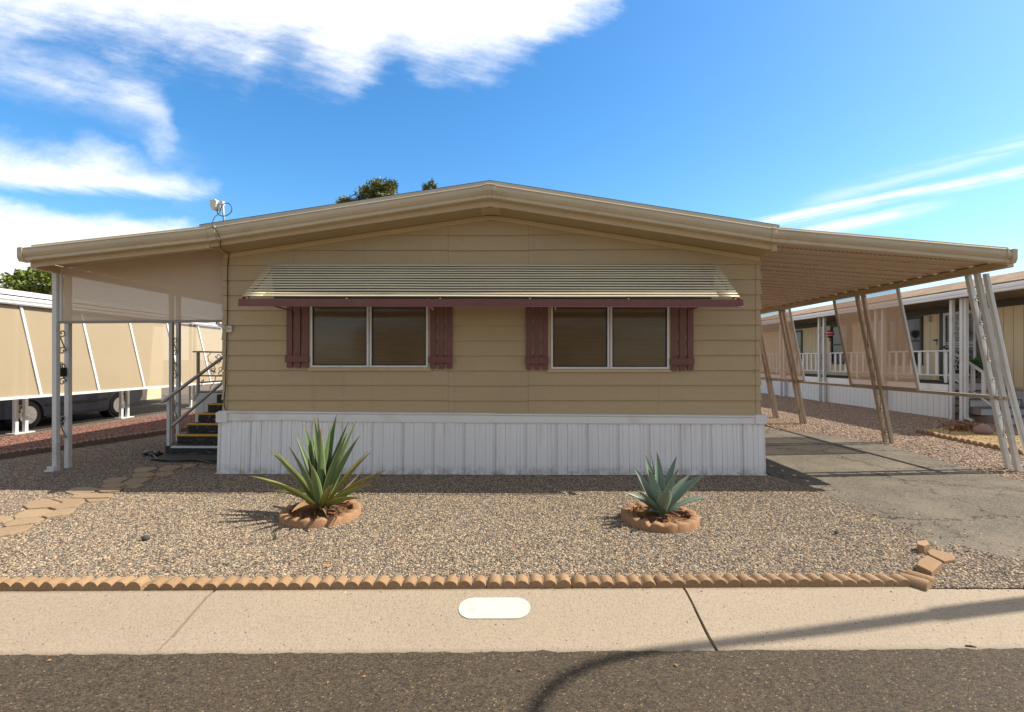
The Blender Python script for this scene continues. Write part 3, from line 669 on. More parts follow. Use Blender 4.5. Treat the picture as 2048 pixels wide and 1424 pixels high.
for s, X in ((-1, XL), (1, XR)):
    ct = MB()
    for k in range(11):
        za, zb = max(ZS + PIT * k, .80), min(ZS + PIT * (k + 1), rake(X))
        if zb <= za: continue
        f = .030; g = .002; xi = X - s * .055; xo = X
        ct.add([(xi, YW - f, za), (xo + s * .022, YW - f, za), (xo + s * .004, YW - .010, zb), (xi, YW - .010, zb),
                (xi, YW + .03, za), (xo + s * .022, YW + .06, za), (xo + s * .004, YW + .06, zb), (xi, YW + .03, zb)],
               [(0, 1, 2, 3), (1, 5, 6, 2), (0, 3, 7, 4), (0, 4, 5, 1), (3, 2, 6, 7)] if s > 0 else [(3, 2, 1, 0), (2, 6, 5, 1), (4, 7, 3, 0), (1, 5, 4, 0), (7, 6, 2, 3)])
    ct.build('corner_trim', M_SIDE, home)
    sw = MB()
    for k in range(11):
        za, zb = max(ZS + PIT * k, .84), min(ZS + PIT * (k + 1), rake(X) + .05)
        if zb <= za: continue
        xa, xb = X + s * .016, X + s * .001
        q = [(xa, YW + .06, za), (xa, 20, za), (xb, 20, zb), (xb, YW + .06, zb), (X - s * .02, YW + .06, za), (X - s * .02, 20, za)]
        sw.add(q, [(0, 1, 2, 3) if s > 0 else (3, 2, 1, 0), (4, 5, 1, 0) if s > 0 else (0, 1, 5, 4)])
    sw.build('side_wall', M_SIDE, home)
    sk2 = MB(); sk2.box(min(X - s * .03, X + s * .02), max(X - s * .03, X + s * .02), YW + .02, 20, 0, .838); sk2.build('side_skirting', M_SKIRT, home)
# skirting: ribbed sheet
P = .4185; sk = MB()
pat = [(0, 0), (.002, .0), (.017, .010), (.020, 0), (.085, 0), (.088, .010), (.098, .010), (.101, 0), (.150, 0), (.155, -.010), (.170, -.010), (.175, 0), (.228, 0), (.231, .012), (.237, .012), (.240, 0), (.296, 0), (.301, -.010), (.318, -.010), (.323, 0), (.375, 0), (.378, .010), (.386, .010), (.389, 0)]
pr = []
k = -12
while True:
    bx = k * P
    if bx > 3.4: break
    for a, b in pat:
        x = bx + a + .02 - 8.37 % P
        if -4.10 < x < 3.335: pr.append((x, b))
    k += 1
pr = [(-4.11, 0)] + pr + [(3.345, 0)]
nq = len(pr)
vs = [(x, YW - .03 + b, .80) for x, b in pr] + [(x, YW - .075 + b, .008) for x, b in pr]
sk.add(vs, [(nq + i, nq + i + 1, i + 1, i) for i in range(nq - 1)])
sk.box(-4.125, 3.355, YW - .088, YW - .07, 0, .016)
sk.add([(-4.11, YW - .03, .8), (-4.11, YW - .075, .008), (-4.11, YW + .02, .008), (-4.11, YW + .02, .8)], [(0, 1, 2, 3)])
sk.add([(3.345, YW - .03, .8), (3.345, YW - .075, .008), (3.345, YW + .02, .008), (3.345, YW + .02, .8)], [(3, 2, 1, 0)])
sk.build('skirting', M_SKIRT, home)
def band(x0, x1, zt, zb_f, dy, n=40):
    mb = MB(); secs = []
    for i in range(n + 1):
        x = x0 + (x1 - x0) * i / n; z1, z0 = zt(x), zb_f(x); wv = .004 * mnoise.noise(Vector((x * 1.3, dy * 50, 0)))
        y = YW - .048 - dy + wv
        secs.append([(x, YW - .02, z1 + .004), (x, y - .012, z1), (x, y - .016, z1 - .012), (x, y - .004, z1 - .026), (x, y + .004, z1 - .03), (x, y, z1 - .034), (x, y - .004, z0 + .012), (x, y, z0), (x, YW - .02, z0)])
    m_ = 9; vs = [p for r in secs for p in r]
    mb.add(vs, [((i + 1) * m_ + j, i * m_ + j, i * m_ + j + 1, (i + 1) * m_ + j + 1) for i in range(n) for j in range(m_ - 1)])
    mb.add(secs[0], [tuple(reversed(range(m_)))]); mb.add(secs[-1], [tuple(range(m_))])
    return mb
zt = lambda x: .852 - .0068 * (x + 4.1)
band(-4.10, -.33, zt, lambda x: .714 - .006 * (x + 4.1) + .016 * math.exp(-((x + 3.2) / .45) ** 2), .0).build('skirting_trim', M_WTRIM, home)
band(-.335, 3.33, lambda x: zt(x) - .004, lambda x: .694 - .003 * (x + .3), .006).build('skirting_trim', M_WTRIM, home)
for s, X in ((-1, -4.11), (1, 3.345)):
    mb = MB(); mb.box(min(X - s * .14, X + s * .012), max(X - s * .14, X + s * .012), YW - .078, YW + .03, .69 if s > 0 else .70, .838 if s < 0 else .812); mb.build('skirting_corner_cap', M_WTRIM, home, .004)
# rake trim, soffit, fascia
YF = 6.43
for a, b in ((XL + .01, XC - .12), (XC + .12, XR - .01)):
    mb = MB(); mb.sweep([Vector((0, YW - .03, -.062)), Vector((0, YW + .005, -.062)), Vector((0, YW + .005, .0)), Vector((0, YW - .03, .0))], (a, 0, rake(a)), (b, 0, rake(b))); mb.build('rake_trim', M_RAKE, home)
mb = MB(); pl = [(XC - .12, rake(XC - .12) - .062), (XC, rake(XC) - .064), (XC + .12, rake(XC + .12) - .062), (XC + .12, rake(XC + .12)), (XC, rake(XC)), (XC - .12, rake(XC - .12))]
mb.sweep([Vector((x, 0, z)) for x, z in pl], (0, YW - .034, 0), (0, YW + .004, 0)); mb.build('rake_trim', M_RAKE, home)
def soff():
    mt, N, b = mat0('grooved tan soffit'); co = objco(N); x, y, z = N.sep(co); c = (.46, .345, .19)
    g = N.sstep(N.m('ABSOLUTE', N.m('SUBTRACT', N.m('FRACT', N.m('MULTIPLY', y, 12.0)), .5)), .12, .05)
    cc = N.mix(N.noise(objco(N, (1, 4, 4)), 2, 4), dim(c, .9), dim(c, 1.1)); cc = N.mix(N.m('MULTIPLY', g, .5), cc, dim(c, .45))
    N.put(b.inputs['Base Color'], cc); b.inputs['Roughness'].default_value = .6; return mt
M_SOFG = soff()
mb = MB()
for a, b in ((XL - .0, XC), (XC, XR)):
    mb.sweep([Vector((0, YF + .02, .018)), Vector((0, YW + .01, .003)), Vector((0, YW + .01, .02)), Vector((0, YF + .02, .035))], (a, 0, rake(a)), (b, 0, rake(b)))
mb.build('soffit', M_SOFG, home)
mb = MB()
for a, b in ((-4.0, XC), (XC, 3.255)):
    mb.sweep([Vector((0, YF, .004)), Vector((0, YF + .022, .004)), Vector((0, YF + .022, .25)), Vector((0, YF, .25))], (a, 0, rake(a)), (b, 0, rake(b)))
mb.build('fascia', M_TRIM, home)
mb = MB(); pl = [(XC - .125, -.005), (XC, -.007), (XC + .125, -.005), (XC + .125, .2), (XC - .125, .2)]
mb.sweep([Vector((x, 0, z + rake(x))) for x, z in pl], (0, YF - .006, 0), (0, YF - .001, 0)); mb.build('fascia_ridge_plate', M_TRIM, home)
mb = MB(); mb.sweep([Vector((x, 0, z + rake(x))) for x, z in [(XC - .125, .0), (XC, .0), (XC + .125, .0), (XC + .125, .008), (XC - .125, .008)]], (0, YF + .02, .009), (0, YW - .04, .0)); mb.build('soffit_ridge_plate', M_TRIM, home)
for s, X in ((-1, -4.0), (1, 3.255)):
    mb = MB(); mb.box(X - .012 if s > 0 else X - .055, X + .055 if s > 0 else X + .012, YF - .012, YF + .06, rake(X) - .012, rake(X) + .16); mb.build('fascia_end_return', M_TRIM, home)
# gutter
GP = [(0, -.004), (-.105, 0), (-.114, -.006), (-.116, -.016), (-.108, -.022), (-.113, -.034), (-.119, -.055), (-.118, -.078), (-.108, -.100), (-.094, -.117), (-.086, -.122), (-.090, -.127), (-.092, -.132), (-.092, -.164), (-.086, -.168), (0, -.168)]
def gutter(mb, a, b, seg=1):
    P_ = [Vector((0, YF + y, z)) for y, z in GP]
    for i in range(seg):
        xa = a + (b - a) * i / seg; xb = a + (b - a) * (i + 1) / seg
        mb.sweep(P_, (xa, 0, gtop(xa)), (xb, 0, gtop(xb)), smooth=False)
    return mb
gutter(MB(), -3.93, XC - .012).build('gutter', M_GUT, home)
gutter(MB(), XC + .012, 3.25).build('gutter', M_GUT, home)
def strap(x, wd, parent, ex=.006):
    mb = MB(); P_ = [Vector((0, YF + y * (1.05) , z + (.005 if z > -.05 else -.006))) for y, z in GP if z > -.165 or y == 0]
    a, b = x - wd / 2, x + wd / 2
    mb.sweep([p + Vector((0, -ex, 0)) for p in P_], (a, 0, gtop(a)), (b, 0, gtop(b))); return mb.build('gutter_joint_strap', M_GUT, parent)
for x, wd in ((XC - .055, .05), (XC + .055, .05), (XC, .055)): strap(x, wd, home, .004 if x != XC else .007)
strap(-3.90, .10, home); strap(3.225, .06, home)
# roof
rf = MB(); de = MB()
for a, b in ((-4.12, XC), (XC, 3.34)):
    za, zb = gtop(max(a, -3.92)) + (.0 if a > -3.92 else -.02), gtop(min(b, 3.24)) - (.0 if b < 3.24 else .012)
    rf.sweep([Vector((0, YF - .005, .074)), Vector((0, 20.2, .074)), Vector((0, 20.2, .083)), Vector((0, YF - .012, .080))], (a, 0, za), (b, 0, zb))
    de.sweep([Vector((0, YF - .002, -.10)), Vector((0, YF + .05, -.10)), Vector((0, YF + .05, .073)), Vector((0, YF - .014, .073))], (a, 0, za), (b, 0, zb))
rf.build('roof', M_SHING, home); de.build('roof_drip_edge', M_DRIP, home)
# windows
def window(pxl, pxr, pxm, zb):
    x0, x1, xm = atY(pxl, 700, YW - .05).x, atY(pxr, 700, YW - .05).x, atY(pxm, 700, YW - .05).x; zt_ = 2.62; Yf = YW - .055
    w_ = MB(); t = .026
    w_.box(x0, x1, Yf, YW + .01, zb, zb + t).box(x0, x1, Yf, YW + .01, zt_ - t, zt_).box(x0, x0 + t, Yf - .001, YW + .01, zb + t, zt_ - t).box(x1 - t, x1, Yf - .001, YW + .01, zb + t, zt_ - t)
    wf = w_.build('window', M_FRAME, home, .003)
    mm = MB(); mm.box(xm - .033, xm - .006, Yf - .008, YW, zb + t * .4, zt_ - t).box(xm + .006, xm + .033, Yf - .004, YW, zb + t * .4, zt_ - t); mm.build('mullion', M_FRAME, wf, .003)
    for a, b in ((x0 + t, xm - .033), (xm + .033, x1 - t)):
        p = MB(); p.box(a, b, Yf + .022, Yf + .03, zb + t, zt_ - t); p.build('pane', M_PANE, wf)
        g = MB(); g.box(a, a + .012, Yf + .008, Yf + .022, zb + t, zt_ - t).box(b - .012, b, Yf + .008, Yf + .022, zb + t, zt_ - t).box(a + .012, b - .012, Yf + .008, Yf + .022, zb + t, zb + t + .012); g.build('screen_bead', M_BLACK, wf)
    s = MB(); s.box(x0 - .045, x1 + .045, YW - .036, YW, zb - .045, zb - .002).box(x0 - .045, x0 - .002, YW - .036, YW, zb - .002, zt_).box(x1 + .002, x1 + .045, YW - .036, YW, zb - .002, zt_); s.build('sill', M_TRIM, wf, .003)
window(621, 856, 738.5, 1.452); window(1102, 1338, 1219.5, 1.432)
def shutter(pxl, pxr, pyb):
    a = atY(pxl, pyb, YW - .05); b = atY(pxr, pyb, YW - .05); zb = a.z; W = b.x - a.x
    mb = MB(); bw = (W - .07) / 3
    for k in range(3):
        x = a.x + k * (bw + .035); mb.box(x, x + bw, YW - .055, YW - .022, zb - (.0, .004, .001)[k], 2.62)
    s = mb.build('shutter', M_BURG, home, .003)
    c = MB(); c.box(a.x - .012, b.x + .006, YW - .078, YW - .0555, zb + .075, zb + .165); c.build('crosspiece', M_BURG, s, .003)
    c = MB(); c.box(a.x - .012, b.x + .006, YW - .078, YW - .0555, 2.40, 2.49); c.build('crosspiece', M_BURG, s, .003)
shutter(573, 617, 735); shutter(860, 904, 737); shutter(1052, 1096, 739); shutter(1342, 1387, 741)
# small electrical box on the left side wall
mb = MB(); mb.box(XL - .09, XL - .016, 6.95, 7.35, 1.72, 2.06); mb.build('meter_box', M_LIGHTW, home, .006)
# ---------------- window awning
aw = thing('window_awning', 'long slatted cream metal awning with burgundy valance over the two windows', 'awning', (-.35, 6.5, 2.3))
AX0, AX1 = -3.39, 2.70; NS = 13; ya, za = 6.80, 2.862; yb, zb = 6.095, 2.325
mb = MB()
for i in range(NS):
    t = (i + .5) / NS; y = ya + (yb - ya) * t; z = za + (zb - za) * t
    e = .02 * (1 - t)
    pr_ = [(.046, .020), (.020, .0185), (.006, .014), (-.003, .007), (-.006, -.001), (-.005, -.007), (-.001, -.0075), (-.001, -.001), (.002, .004), (.012, .0115), (.046, .014)]
    wob = .0025 * mnoise.noise(Vector((i * 3.3, 0, 0)))
    segs = 24
    for k in range(segs):
        xa = AX0 + (AX1 - AX0) * k / segs; xb = AX0 + (AX1 - AX0) * (k + 1) / segs
        w_a = .004 * mnoise.noise(Vector((xa * .8, i * .3, 1))); w_b = .004 * mnoise.noise(Vector((xb * .8, i * .3, 1)))
        mb.sweep([Vector((0, p, q)) for p, q in pr_], (xa, y, z + wob + w_a - .0035 * (xa + 3.4)), (xb, y, z + wob + w_b - .0035 * (xb + 3.4)), smooth=True, caps=(k in (0, segs - 1)))
mb.build('slat_canopy', M_SLAT, aw)
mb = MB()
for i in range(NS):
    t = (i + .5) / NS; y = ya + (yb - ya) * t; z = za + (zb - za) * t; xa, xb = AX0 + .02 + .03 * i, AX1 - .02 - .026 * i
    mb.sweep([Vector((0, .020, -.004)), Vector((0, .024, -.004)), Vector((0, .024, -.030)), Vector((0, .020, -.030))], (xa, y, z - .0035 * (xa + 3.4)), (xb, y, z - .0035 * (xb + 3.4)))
kind(mb.build('gap_shade_strips', plain('dark brown awning gap shade', (.055, .036, .022), .5), aw), 'stuff')  # strips added in the slat gaps; their brown paints in the gap shade
M_RIB = plain('dark awning rib', (.16, .14, .10), .5)
for x in (-3.33, -2.1, -.95, .15, 1.35, 2.64):
    mb = MB(); mb.bar((x, ya + .04, za - .022 - .0035 * (x + 3.4)), (x, yb + .01, zb - .02 - .0035 * (x + 3.4)), .022, .016, (1, 0, 0))
    mb.build('support_rib', M_RIB, aw)
mb = MB(); dzv = -.0035 * 6.1
mb.sweep([Vector((0, 6.052, .0)), Vector((0, 6.062, -.002)), Vector((0, 6.062, -.086)), Vector((0, 6.056, -.094)), Vector((0, 6.040, -.094)), Vector((0, 6.040, -.090)), Vector((0, 6.052, -.080))], (AX0 - .015, 0, 2.302), (AX1 + .015, 0, 2.302 + dzv))
for x in (AX0 - .012, AX1 + .012): mb.sweep([Vector((-.006, 0, -.0)), Vector((.006, 0, 0)), Vector((.006, 0, -.088)), Vector((-.006, 0, -.088))], (x, 6.058, 2.302 - .0035 * (x + 3.4)), (x, 6.20, 2.345 - .0035 * (x + 3.4)))
mb.build('valance', M_BURG, aw)
for x in (-3.17, -1.10, .46, 2.38):
    mb = MB(); mb.bar((x + (.05 if x in (-1.10, 2.38) else -.05) * -1, 6.80, 2.235), (x, 6.10, 2.265), .022, .014); mb.build('brace', M_SLAT if x in (-1.10, .46) else M_BURG, aw)
# ================================================================== COVERS LEFT AND RIGHT
def scroll_pts(a, b, side, wdt, turns=1.15, n=16, flip=1):
    """S scroll between a (low) and b (high): a hook curl at each end joined by a diagonal; side = in-plane vector"""
    a, b = Vector(a), Vector(b); u = (b - a); H = u.length; u.normalize(); s = Vector(side).normalized(); r = wdt * .46
    out = []
    cA = a + u * r * 1.05; cB = b - u * r * 1.05
    for i in range(n + 1):     # inner to outer, lower curl
        t = i / n; ang = -PI * .5 - 2 * PI * turns * (1 - t) * flip; rr = r * (.28 + .72 * t)
        out.append(cA + s * flip * (math.cos(ang + PI * .5)) * rr * 1.0 + u * math.sin(ang + PI * .5) * rr * -1)
    for i in range(n + 1):
        t = 1 - i / n; ang = -PI * .5 - 2 * PI * turns * (1 - t) * flip; rr = r * (.28 + .72 * t)
        out.append(cB - s * flip * (math.cos(ang + PI * .5)) * rr + u * math.sin(ang + PI * .5) * rr)
    return out
def column(parent, xb, xt, y, ztop, gap=.16, w_=.068, mat_=None, scrolls=((.30, .62), (.75, 1.05)), name='column', iron=None, zb=-.02):
    """pair of square posts set one behind the other, with iron scrolls between"""
    iron = iron or M_IRON
    P0 = lambda z: xb + (xt - xb) * z / ztop
    roots = []
    for k, yy in enumerate((y, y + gap)):
        mb = MB(); mb.bar((P0(zb), yy, zb), (P0(ztop), yy, ztop), w_, w_, (1, 0, 0))
        roots.append(mb.build('post', mat_, parent, .005))
    if iron:
        for z0, z1 in scrolls:
            mb = MB(); mb.tube(scroll_pts((P0(z0), y + gap / 2, z0), (P0(z1), y + gap / 2, z1), (0, 1, 0), gap - w_ + .004), .009, 6)
            mb.build('scroll', iron, roots[0])
    return roots
def pan_roof(parent, xa, xb, za, zb, y0, y1, name='roof_panel', pitch=.30):
    """ribbed pan roofing, ribs running down the slope"""
    n = int((y1 - y0) / pitch); prof_ = []
    for i in range(n):
        y = y0 + i * pitch
        prof_ += [(y, 0), (y + .19, 0), (y + .205, .055), (y + .27, .055), (y + .285, 0)]
    prof_.append((y1, 0)); mb = MB(); q = len(prof_)
    vs = [(xa, y, za + z) for y, z in prof_] + [(xb, y, zb + z) for y, z in prof_] + [(xa, y, za + z + .012) for y, z in prof_] + [(xb, y, zb + z + .012) for y, z in prof_]
    fs = [(i, i + 1, q + i + 1, q + i) for i in range(q - 1)] + [(2 * q + i, 3 * q + i, 3 * q + i + 1, 2 * q + i + 1) for i in range(q - 1)]
    fs += [(q + i, q + i + 1, 3 * q + i + 1, 3 * q + i) for i in range(q - 1)]
    mb.add(vs, fs); return mb.build(name, M_PAN, parent)
# ---- left: porch cover
pc = thing('porch_cover', 'tan flat metal porch cover with gutter and front shade cloth over the steps', 'patio cover', (-5.3, 7, 0))
pan_roof(pc, XL + .02, -6.44, 3.135, 2.875, YF + .15, 16)
gutter(MB(), -6.33, -3.96).build('gutter', M_GUT, pc)
mb = MB(); xa = -6.395; mb.sweep([Vector((0, YF - .125, .004)), Vector((0, YF + .01, .004)), Vector((0, YF + .01, -.172)), Vector((0, YF - .10, -.172)), Vector((0, YF - .125, -.12))], (xa, 0, gtop(xa)), (-6.328, 0, gtop(-6.328))); mb.build('gutter_end_cap', M_GUT, pc, .004)
mb = MB(); mb.sweep([Vector((0, YF, -.235)), Vector((0, YF + .02, -.235)), Vector((0, YF + .02, -.02)), Vector((0, YF, -.02))], (-6.33, 0, gtop(-6.33)), (-4.02, 0, gtop(-4.02) )); mb.build('fascia', M_TRIM, pc)
mb = MB(); mb.box(-6.53, -6.44, YF + .19, 16, 2.775, 2.872); mb.build('beam', M_TRIM, pc, .004)
mb = MB(); mb.box(-6.57, -6.535, YF + .32, 16, 2.80, 2.96); mb.build('side_gutter', M_GUT, pc, .004)
mb = MB(); mb.sweep([Vector((0, YF - .0, .0)), Vector((0, YF + .06, .0)), Vector((0, YF + .06, .055)), Vector((0, YF, .055))], (-6.33, 0, gtop(-6.33)), (-4.1, 0, gtop(-4.1))); mb.build('roof_edge', M_GUT, pc)
for y in (6.97, 9.32, 11.75, 14.1):
    column(pc, -6.505, -6.505, y, 2.775, .19, .064, M_WHITE, scrolls=((.37, .78), (1.18, 1.53), (1.62, 2.0)))
mb = MB(); mb.box(-6.60, -6.47, 6.885, 6.93, -.01, .012).box(-6.555, -6.455, 6.885, 6.894, .012, .07); mb.build('post_foot', M_WHITE, pc)
sc_ = MB(); z0 = 2.10; P_ = []
nx_ = 20
for i in range(nx_ + 1):
    x = -6.455 + (2.37) * i / nx_; zt_ = 2.865 + (3.115 - 2.865) * i / nx_
    for j in range(7):
        z = z0 + (zt_ - z0) * j / 6; P_.append((x, 6.99 + .008 * mnoise.noise(Vector((x * 1.4, z * 2.2, 0))), z))
sc_.add(P_, [(i * 7 + j, (i + 1) * 7 + j, (i + 1) * 7 + j + 1, i * 7 + j + 1) for i in range(nx_) for j in range(6)], True)
cl = sc_.build('shade_cloth', M_SCR_F, pc)
mb = MB(); mb.bar((-6.46, 6.985, 2.085), (-4.08, 6.985, 2.10), .03, .035); mb.build('bottom_bar', plain('grey brown bar', (.30, .255, .21), .5), pc, .003)
mb = MB(); mb.bar((-6.445, 6.985, 2.1), (-6.445, 6.985, 2.86), .03, .03, (1, 0, 0)); mb.build('side_bar', M_WHITE, pc, .003)
mb = MB(); mb.sweep([Vector((0, YF + .012, -.10)), Vector((0, YF + .21, -.10)), Vector((0, YF + .21, -.085)), Vector((0, YF + .012, -.085))], (-6.39, 0, gtop(-6.39)), (-4.04, 0, gtop(-4.04))); mb.build('sun_leak_strip', M_GUT, pc)  # strip added to stop sun leaking between gutter and roof pan
# lock box hanging between the two front posts
lb = thing('lock_box', 'small black lock box hanging between the white front porch posts', 'lock box', (-6.505, 7.05, 1.34))
mb = MB(); mb.box(-6.545, -6.465, 7.024, 7.100, 1.315, 1.445); mb.build('body', M_BLACK, lb, .006)
mb = MB(); mb.tube([(-6.505, 7.032, 1.44), (-6.505, 7.032, 1.50), (-6.505, 7.04, 1.52), (-6.505, 7.062, 1.52), (-6.505, 7.07, 1.50), (-6.505, 7.07, 1.44)], .005, 6); mb.build('shackle', M_BLACK, lb)
# ---- right: carport
cp = thing('carport', 'tan metal carport roof on leaning scrolled posts beside the home', 'carport', (5, 9, 0))
pan_roof(cp, XR + .01, 6.42, 3.105, 2.865, YF + .17, 16.2)
gutter(MB(), 3.26, 6.18).build('gutter', M_GUT, cp)
mb = MB(); mb.sweep([Vector((0, YF - .125, .004)), Vector((0, YF + .01, .004)), Vector((0, YF + .01, -.172)), Vector((0, YF - .10, -.172)), Vector((0, YF - .125, -.12))], (6.175, 0, gtop(6.175)), (6.235, 0, gtop(6.235))); mb.build('gutter_end_cap', M_GUT, cp, .004)
strap(6.12, .012, cp, .003)
mb = MB(); mb.sweep([Vector((0, YF + .012, -.10)), Vector((0, YF + .21, -.10)), Vector((0, YF + .21, -.085)), Vector((0, YF + .012, -.085))], (3.30, 0, gtop(3.30)), (6.235, 0, gtop(6.235))); mb.build('sun_leak_strip', M_GUT, cp)  # added here too, closing the slot that let sunlight through
mb = MB(); mb.sweep([Vector((0, YF - .0, .0)), Vector((0, YF + .06, .0)), Vector((0, YF + .06, .05)), Vector((0, YF, .05))], (3.36, 0, gtop(3.36)), (6.24, 0, gtop(6.24))); mb.build('roof_edge', M_GUT, cp)
mb = MB(); mb.box(6.39, 6.475, YF + .17, 16.2, 2.765, 2.862); mb.build('beam', M_TRIM, cp, .004)
mb = MB(); mb.box(6.48, 6.515, YF + .40, 16.2, 2.79, 2.95); mb.build('side_gutter', M_GUT, cp, .004)
mb = MB(); mb.box(6.375, 6.389, YF + .18, 16.2, 2.80, 2.848); mb.build('beam_lip', M_TRIM, cp)
LB, LT, LZ = 7.03, 6.46, 2.765
lean = lambda z: LB + (LT - LB) * z / LZ
for y, mt_, sc2 in ((7.11, M_WHITE, ((.42, .80), (.98 - .02, 1.33 - .02), (1.50, 1.92), (2.02, 2.46))), (9.40, M_TPOST, ((.1, .5), (.55, .95), (1.15, 1.6), (1.75, 2.3))), (12.2, M_TPOST, ((.2, .7), (1.2, 1.7))), (13.5, M_TPOST, ((.2, .7), (1.2, 1.7)))):
    column(cp, LB - (.06 if y > 8 else 0), LT - (.02 if y > 8 else 0), y, LZ, (.14 if y < 8 else .165), .06, mt_, scrolls=sc2, iron=mt_)
mb = MB(); mb.bar((lean(1.02), 7.05, 1.02), (lean(1.02), 16.2, 1.02), .055, .05); rail_ = mb.build('rail', M_TPOST, cp, .004)
# downspout clipped to the front post
mb = MB(); mb.bar((6.52, 7.045, 2.76), (6.83, 7.04, 1.25), .062, .05, (0, 1, 0)); mb.bar((6.83, 7.038, 1.26), (7.09, 7.035, .22), .06, .048, (0, 1, 0)); mb.build('downspout', M_WHITE, cp, .006)
def lean_screen(y0, y1):
    ya_, yb_ = y0, y1; f = MB()
    T = lambda y, z: (lean(z) - .035, y, z)
    P_ = []; n = 8
    for i in range(n + 1):
        for j in range(n + 1):
            y = ya_ + (yb_ - ya_) * i / n; z = 1.045 + (2.76 - 1.045) * j / n; q = T(y, z); P_.append((q[0] + .01 * mnoise.noise(Vector((y, z, 2))), q[1], q[2]))
    f.add(P_, [(i * (n + 1) + j, (i + 1) * (n + 1) + j, (i + 1) * (n + 1) + j + 1, i * (n + 1) + j + 1) for i in range(n) for j in range(n)], True)
    s = f.build('mesh_screen', M_SCR_R, cp)
    for y in (ya_, yb_):
        b_ = MB(); b_.bar(T(y, 1.03), T(y, 2.765), .055, .032, (0, 1, 0)); b_.build('side_batten', M_LIGHTW if y == y0 else M_TPOST, s, .003)
    b_ = MB(); b_.bar(T(ya_, 1.06), T(yb_, 1.06), .03, .03); b_.build('bottom_batten', M_TPOST, s)
lean_screen(8.53, 10.24); lean_screen(11.9, 15.6)
# ================================================================== STEPS, LANDING AND RAILINGS ON THE LEFT
def steps_mat():
    mt, N, b = mat0('flaking black step paint'); co = objco(N)
    f = N.noise(co, 7, 6, .7); v = N.sstep(N.noise(objco(N, (1, 1, 1.6)), 11, 6, .75), .56, .63)
    c = N.mix(f, (.012, .012, .012), (.05, .046, .04)); c = N.mix(N.m('MULTIPLY', v, .85), c, (.30, .27, .22))
    N.put(b.inputs['Base Color'], c); b.inputs['Roughness'].default_value = .75; N.put(b.inputs['Normal'], N.bump(v, .5, .004)); return mt
M_STEP = steps_mat()
st = thing('porch_steps', 'worn black painted porch steps with yellow edges beside the tan home', 'steps', (-4.9, 8.2, 0))
zs = [.14 + .150 * k for k in range(6)]; ys = [8.10 + .28 * k for k in range(6)]
for k in range(6):
    mb = MB(); mb.box(-5.76, -4.15, ys[k], ys[k] + (.30 if k < 5 else .24), 0 if k == 0 else zs[k] - .30, zs[k]); s_ = mb.build('step', M_STEP, st, .006)
    if k < 5:
        n_ = MB(); n_.box(-5.765 if k else -5.66, -4.15, ys[k] - .014, ys[k] + .03, zs[k] - .026, zs[k] + .006); n_.build('edge_strip', M_YEL if k else M_WHITE, s_, .004)
dk = thing('porch_landing', 'raised porch landing with green carpet and white skirting behind the steps', 'porch landing', (-5.4, 11, 0))
mb = MB(); mb.box(-6.38, -4.10, 9.80, 13.4, .875, .905); mb.build('floor', M_GREEN, dk)
mb = MB(); mb.box(-6.38, -4.10, 9.775, 9.798, .76, .90); mb.build('trim_board', M_WTRIM, dk, .003)
mb = MB(); mb.box(-6.37, -4.10, 9.80, 9.82, 0, .758).box(-6.37, -6.35, 9.82, 13.4, 0, .87); mb.build('skirt_panel', M_SKIRT, dk)
rl = thing('landing_railing', 'weathered metal railing with iron scrolls on the porch landing', 'railing', (-5.6, 9.85, .9))
for x in (-6.33, -5.71):
    mb = MB(); mb.bar((x, 9.83, .905), (x, 9.83, 1.70), .045, .045, (1, 0, 0)); mb.build('post', M_IRON, rl, .003)
mb = MB(); mb.bar((-6.43, 9.83, 1.715), (-5.66, 9.83, 1.70), .05, .03); mb.build('top_rail', M_IRON, rl, .003)
mb = MB(); mb.bar((-6.30, 9.83, 1.24), (-5.74, 9.83, 1.235), .04, .03); mb.build('middle_rail', M_IRON, rl, .003)
mb = MB(); mb.bar((-6.36, 9.83, .93), (-5.7, 9.83, .925), .04, .03); mb.build('bottom_rail', M_IRON, rl, .003)
mb = MB(); mb.bar((-6.33, 9.86, 1.715), (-6.33, 13.3, 1.715), .05, .03); mb.build('top_rail', M_IRON, rl, .003)
mb = MB(); mb.bar((-6.33, 9.86, 1.1), (-6.33, 13.3, 1.1), .03, .03); mb.build('middle_rail', M_IRON, rl, .003)
def heart(cx_, y, z0, z1, w_):
    m = (z0 + z1) / 2; a = scroll_pts((cx_ - w_ / 2, y, m), (cx_ - w_ / 4, y, z1), (1, 0, 0), w_ * .55); b = scroll_pts((cx_ + w_ / 4, y, z0 + .05), (cx_, y, m + .1), (1, 0, 0), w_ * .5, flip=1)
    return a, b
for pts in ([(-6.08, 9.83, 1.69), (-6.14, 9.83, 1.62), (-6.12, 9.83, 1.53), (-6.03, 9.83, 1.45), (-5.98, 9.83, 1.38), (-6.02, 9.83, 1.30)],
            scroll_pts((-5.93, 9.83, 1.44), (-5.93, 9.83, 1.69), (1, 0, 0), .13), scroll_pts((-6.03, 9.83, 1.24), (-6.05, 9.83, 1.42), (1, 0, 0), .12), scroll_pts((-5.88, 9.83, 1.24), (-5.88, 9.83, 1.42), (1, 0, 0), .12, flip=-1),
            [(-5.98, 9.83, 1.23), (-6.0, 9.83, 1.12), (-6.08, 9.83, 1.03), (-6.1, 9.83, .95)]):
    mb = MB(); mb.tube(pts, .007, 5); mb.build('scroll', M_IRON, rl)
hr = thing('stair_railing', 'weathered sloping handrail on the left of the porch steps', 'railing', (-5.72, 8.2, 0))
mb = MB(); mb.bar((-5.745, 8.17, .145), (-5.745, 8.17, .92), .05, .05, (1, 0, 0)); mb.build('newel_post', M_WHITE, hr, .003)
